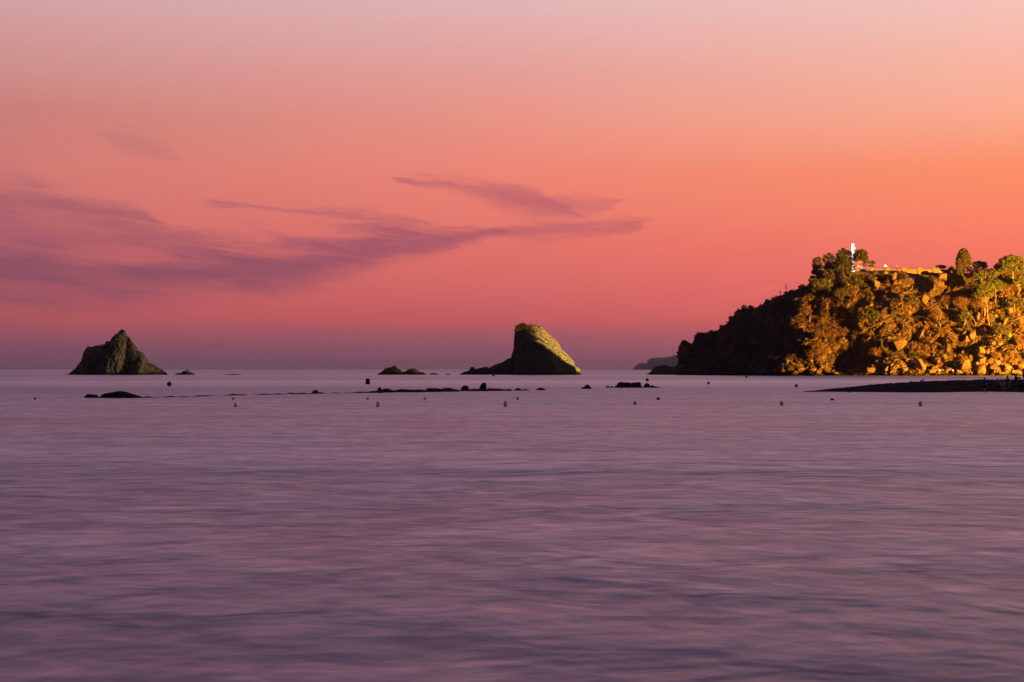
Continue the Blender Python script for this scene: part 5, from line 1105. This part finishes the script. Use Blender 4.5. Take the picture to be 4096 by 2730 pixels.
for k_, (px, py, r_, lb) in enumerate([(3563, 1534, .17, 'dark pebble-like stone on the top edge of the spit, left part'), (3396, 1568, .16, 'small dark stone at the wet lower edge of the spit, first from the tip'), (3647, 1552, .12, 'lone dark stone in the middle of the spit'), (3961, 1521, .12, 'knob of stone on the crest between walker and seated group'), (3750, 1526, .10, 'small knob on the crest right of the pale bag'), (3786, 1524, .11, 'small flat knob on the crest midway to the walker')]):
    D_ = 148 if py > 1550 else 158; b = beach_at(px, D_); V_, F_ = hull((b.x, b.y, b.z + r_ * .3), (r_ * 2.4, r_ * 1.6, r_ * 1.3), np.random.default_rng(k_), 14); setp(mesh('stone', V_, F_, M['reef'], origin=b), lb, 'stone')
rr_ = np.random.default_rng(5); mb = MB()
for k_ in range(420):
    D_ = rr_.uniform(147, 160); px = rr_.uniform(3420, 4140); b = beach_at(px, D_)
    if b.z < 0.1: continue
    r_ = rr_.uniform(.02, .06); mb.ball((b.x, b.y, b.z), (r_ * 1.5, r_, r_ * .6), 5, 3)
setp(mb.out('pebbles', M['stone'], None), 'scattered pale pebbles on the dark spit', kind='stuff')

# ---------------------------------------------------------------- buoys
BO = pl('orange_buoy', (0.50, 0.14, 0.02)); BD_ = pl('black_buoy', (0.015, 0.018, 0.02)); BM = pl('mauve_grey_buoy', (0.74, 0.58, 0.66)); BB_ = pl('brown_buoy', (0.09, 0.05, 0.015)); BG = pl('olive_buoy', (0.08, 0.075, 0.05))
def buoy(px, pb, w_, h_, label, m_, group=None, shape='ball'):
    D_ = Dw(pb); s_ = D_ / FPX; b = Vector(((px - 2048) * s_, D_, 0)); r = thing('buoy', b, label, 'buoy', group); rx, rz = w_ / 2 * s_, h_ / 2 * s_
    if shape == 'ball': MB().ball((b.x, b.y, rz * .85), (rx, rx, rz), 14, 9).out('float', m_, r, True); MB().tube([(b.x, b.y, rz * 1.8), (b.x, b.y, rz * 1.98)], [rx * .16, rx * .12], 8).out('eye', m_, r)
    else: MB().tube([(b.x, b.y, -.08), (b.x, b.y, .02), (b.x, b.y, rz * 1.5), (b.x, b.y, rz * 1.9)], [rx * .8, rx, rx * .95, rx * .6], 12).out('float', m_, r, True); MB().tube([(b.x, b.y, rz * 1.88), (b.x, b.y, rz * 2.05)], [rx * .2, rx * .15], 8).out('eye', m_, r)
for a_ in [(140, 1598, 12, 7, 'small dark buoy farthest to the seaward side, left of the first reef rock', BD_), (677, 1545, 19, 19, 'large brown round buoy between the pyramid stack and the first reef', BB_), (1471, 1538, 18, 24, 'largest black buoy, floating beyond the egg-shaped boulder', BD_, None, 'can'),
    (1974, 1507, 11, 11, 'bright orange buoy right under the tail of the fin-shaped stack', BO), (2589, 1526, 13, 13, 'rusty orange buoy behind the squat cube-like rock', BB_), (2986, 1512, 10, 9, 'orange buoy close under the dark headland', BO), (2834, 1538, 11, 12, 'faint olive buoy between the block-shaped reef and the spit tip', BG),
    (3185, 1549, 13, 13, 'olive pointed buoy just off the tip of the spit', BG), (2633, 1600, 14, 10, 'dark low buoy in the swimming line, below the block-shaped reef', BB_, None, 'can'), (3329, 1602, 14, 8, 'dark flat buoy in the swimming line, below the spit tip', BB_, None, 'can'), (2071, 1599, 12, 10, 'dark buoy of the swimming line below the reef end', BM, None, 'can'),
    (943, 1628, 13, 16, 'pale mauve can buoy seaward of the thin reef line', BM, None, 'can'), (933, 1600, 11, 11, 'faint small buoy just above the pale mauve can buoy', BM, None, 'can'), (1471, 1600, 11, 10, 'faint buoy under the largest black buoy', BM, None, 'can'), (1512, 1628, 14, 20, 'tall mauve can buoy below the egg-shaped boulder', BM, None, 'can'),
    (1700, 1599, 12, 9, 'faint low buoy in front of the middle of the main reef', BM, None, 'can'), (2022, 1627, 15, 22, 'tall grey can buoy nearest the middle of the picture', BM, None, 'can'), (2540, 1620, 14, 15, 'grey can buoy below the left end of the block-shaped reef', BM, None, 'can'),
    (3127, 1622, 15, 17, 'grey can buoy between the swimming-line buoys below the spit tip', BM, None, 'can'), (3682, 1625, 15, 19, 'grey can buoy off the middle of the spit, farthest right', BM, None, 'can')]: buoy(*a_)

# ---------------------------------------------------------------- evening haze
hz = MB().box((0, 7800, 39), (34000, 16400, 82)).out('haze', None, None)
def haze_mat():
    m = bpy.data.materials.new('evening_haze'); m.use_nodes = True; t = NT(m.node_tree); o = t.n('ShaderNodeOutputMaterial'); v = t.n('ShaderNodeVolumePrincipled')
    v.inputs['Color'].default_value = (0.92, 0.86, 0.88, 1); v.inputs['Density'].default_value = HAZE; t.l(v.outputs[0], o.inputs['Volume']); return m
HAZE = 5.2e-5
hz.data.materials.append(haze_mat()); hz['kind'] = 'stuff'; hz['label'] = 'thin evening haze over the sea'
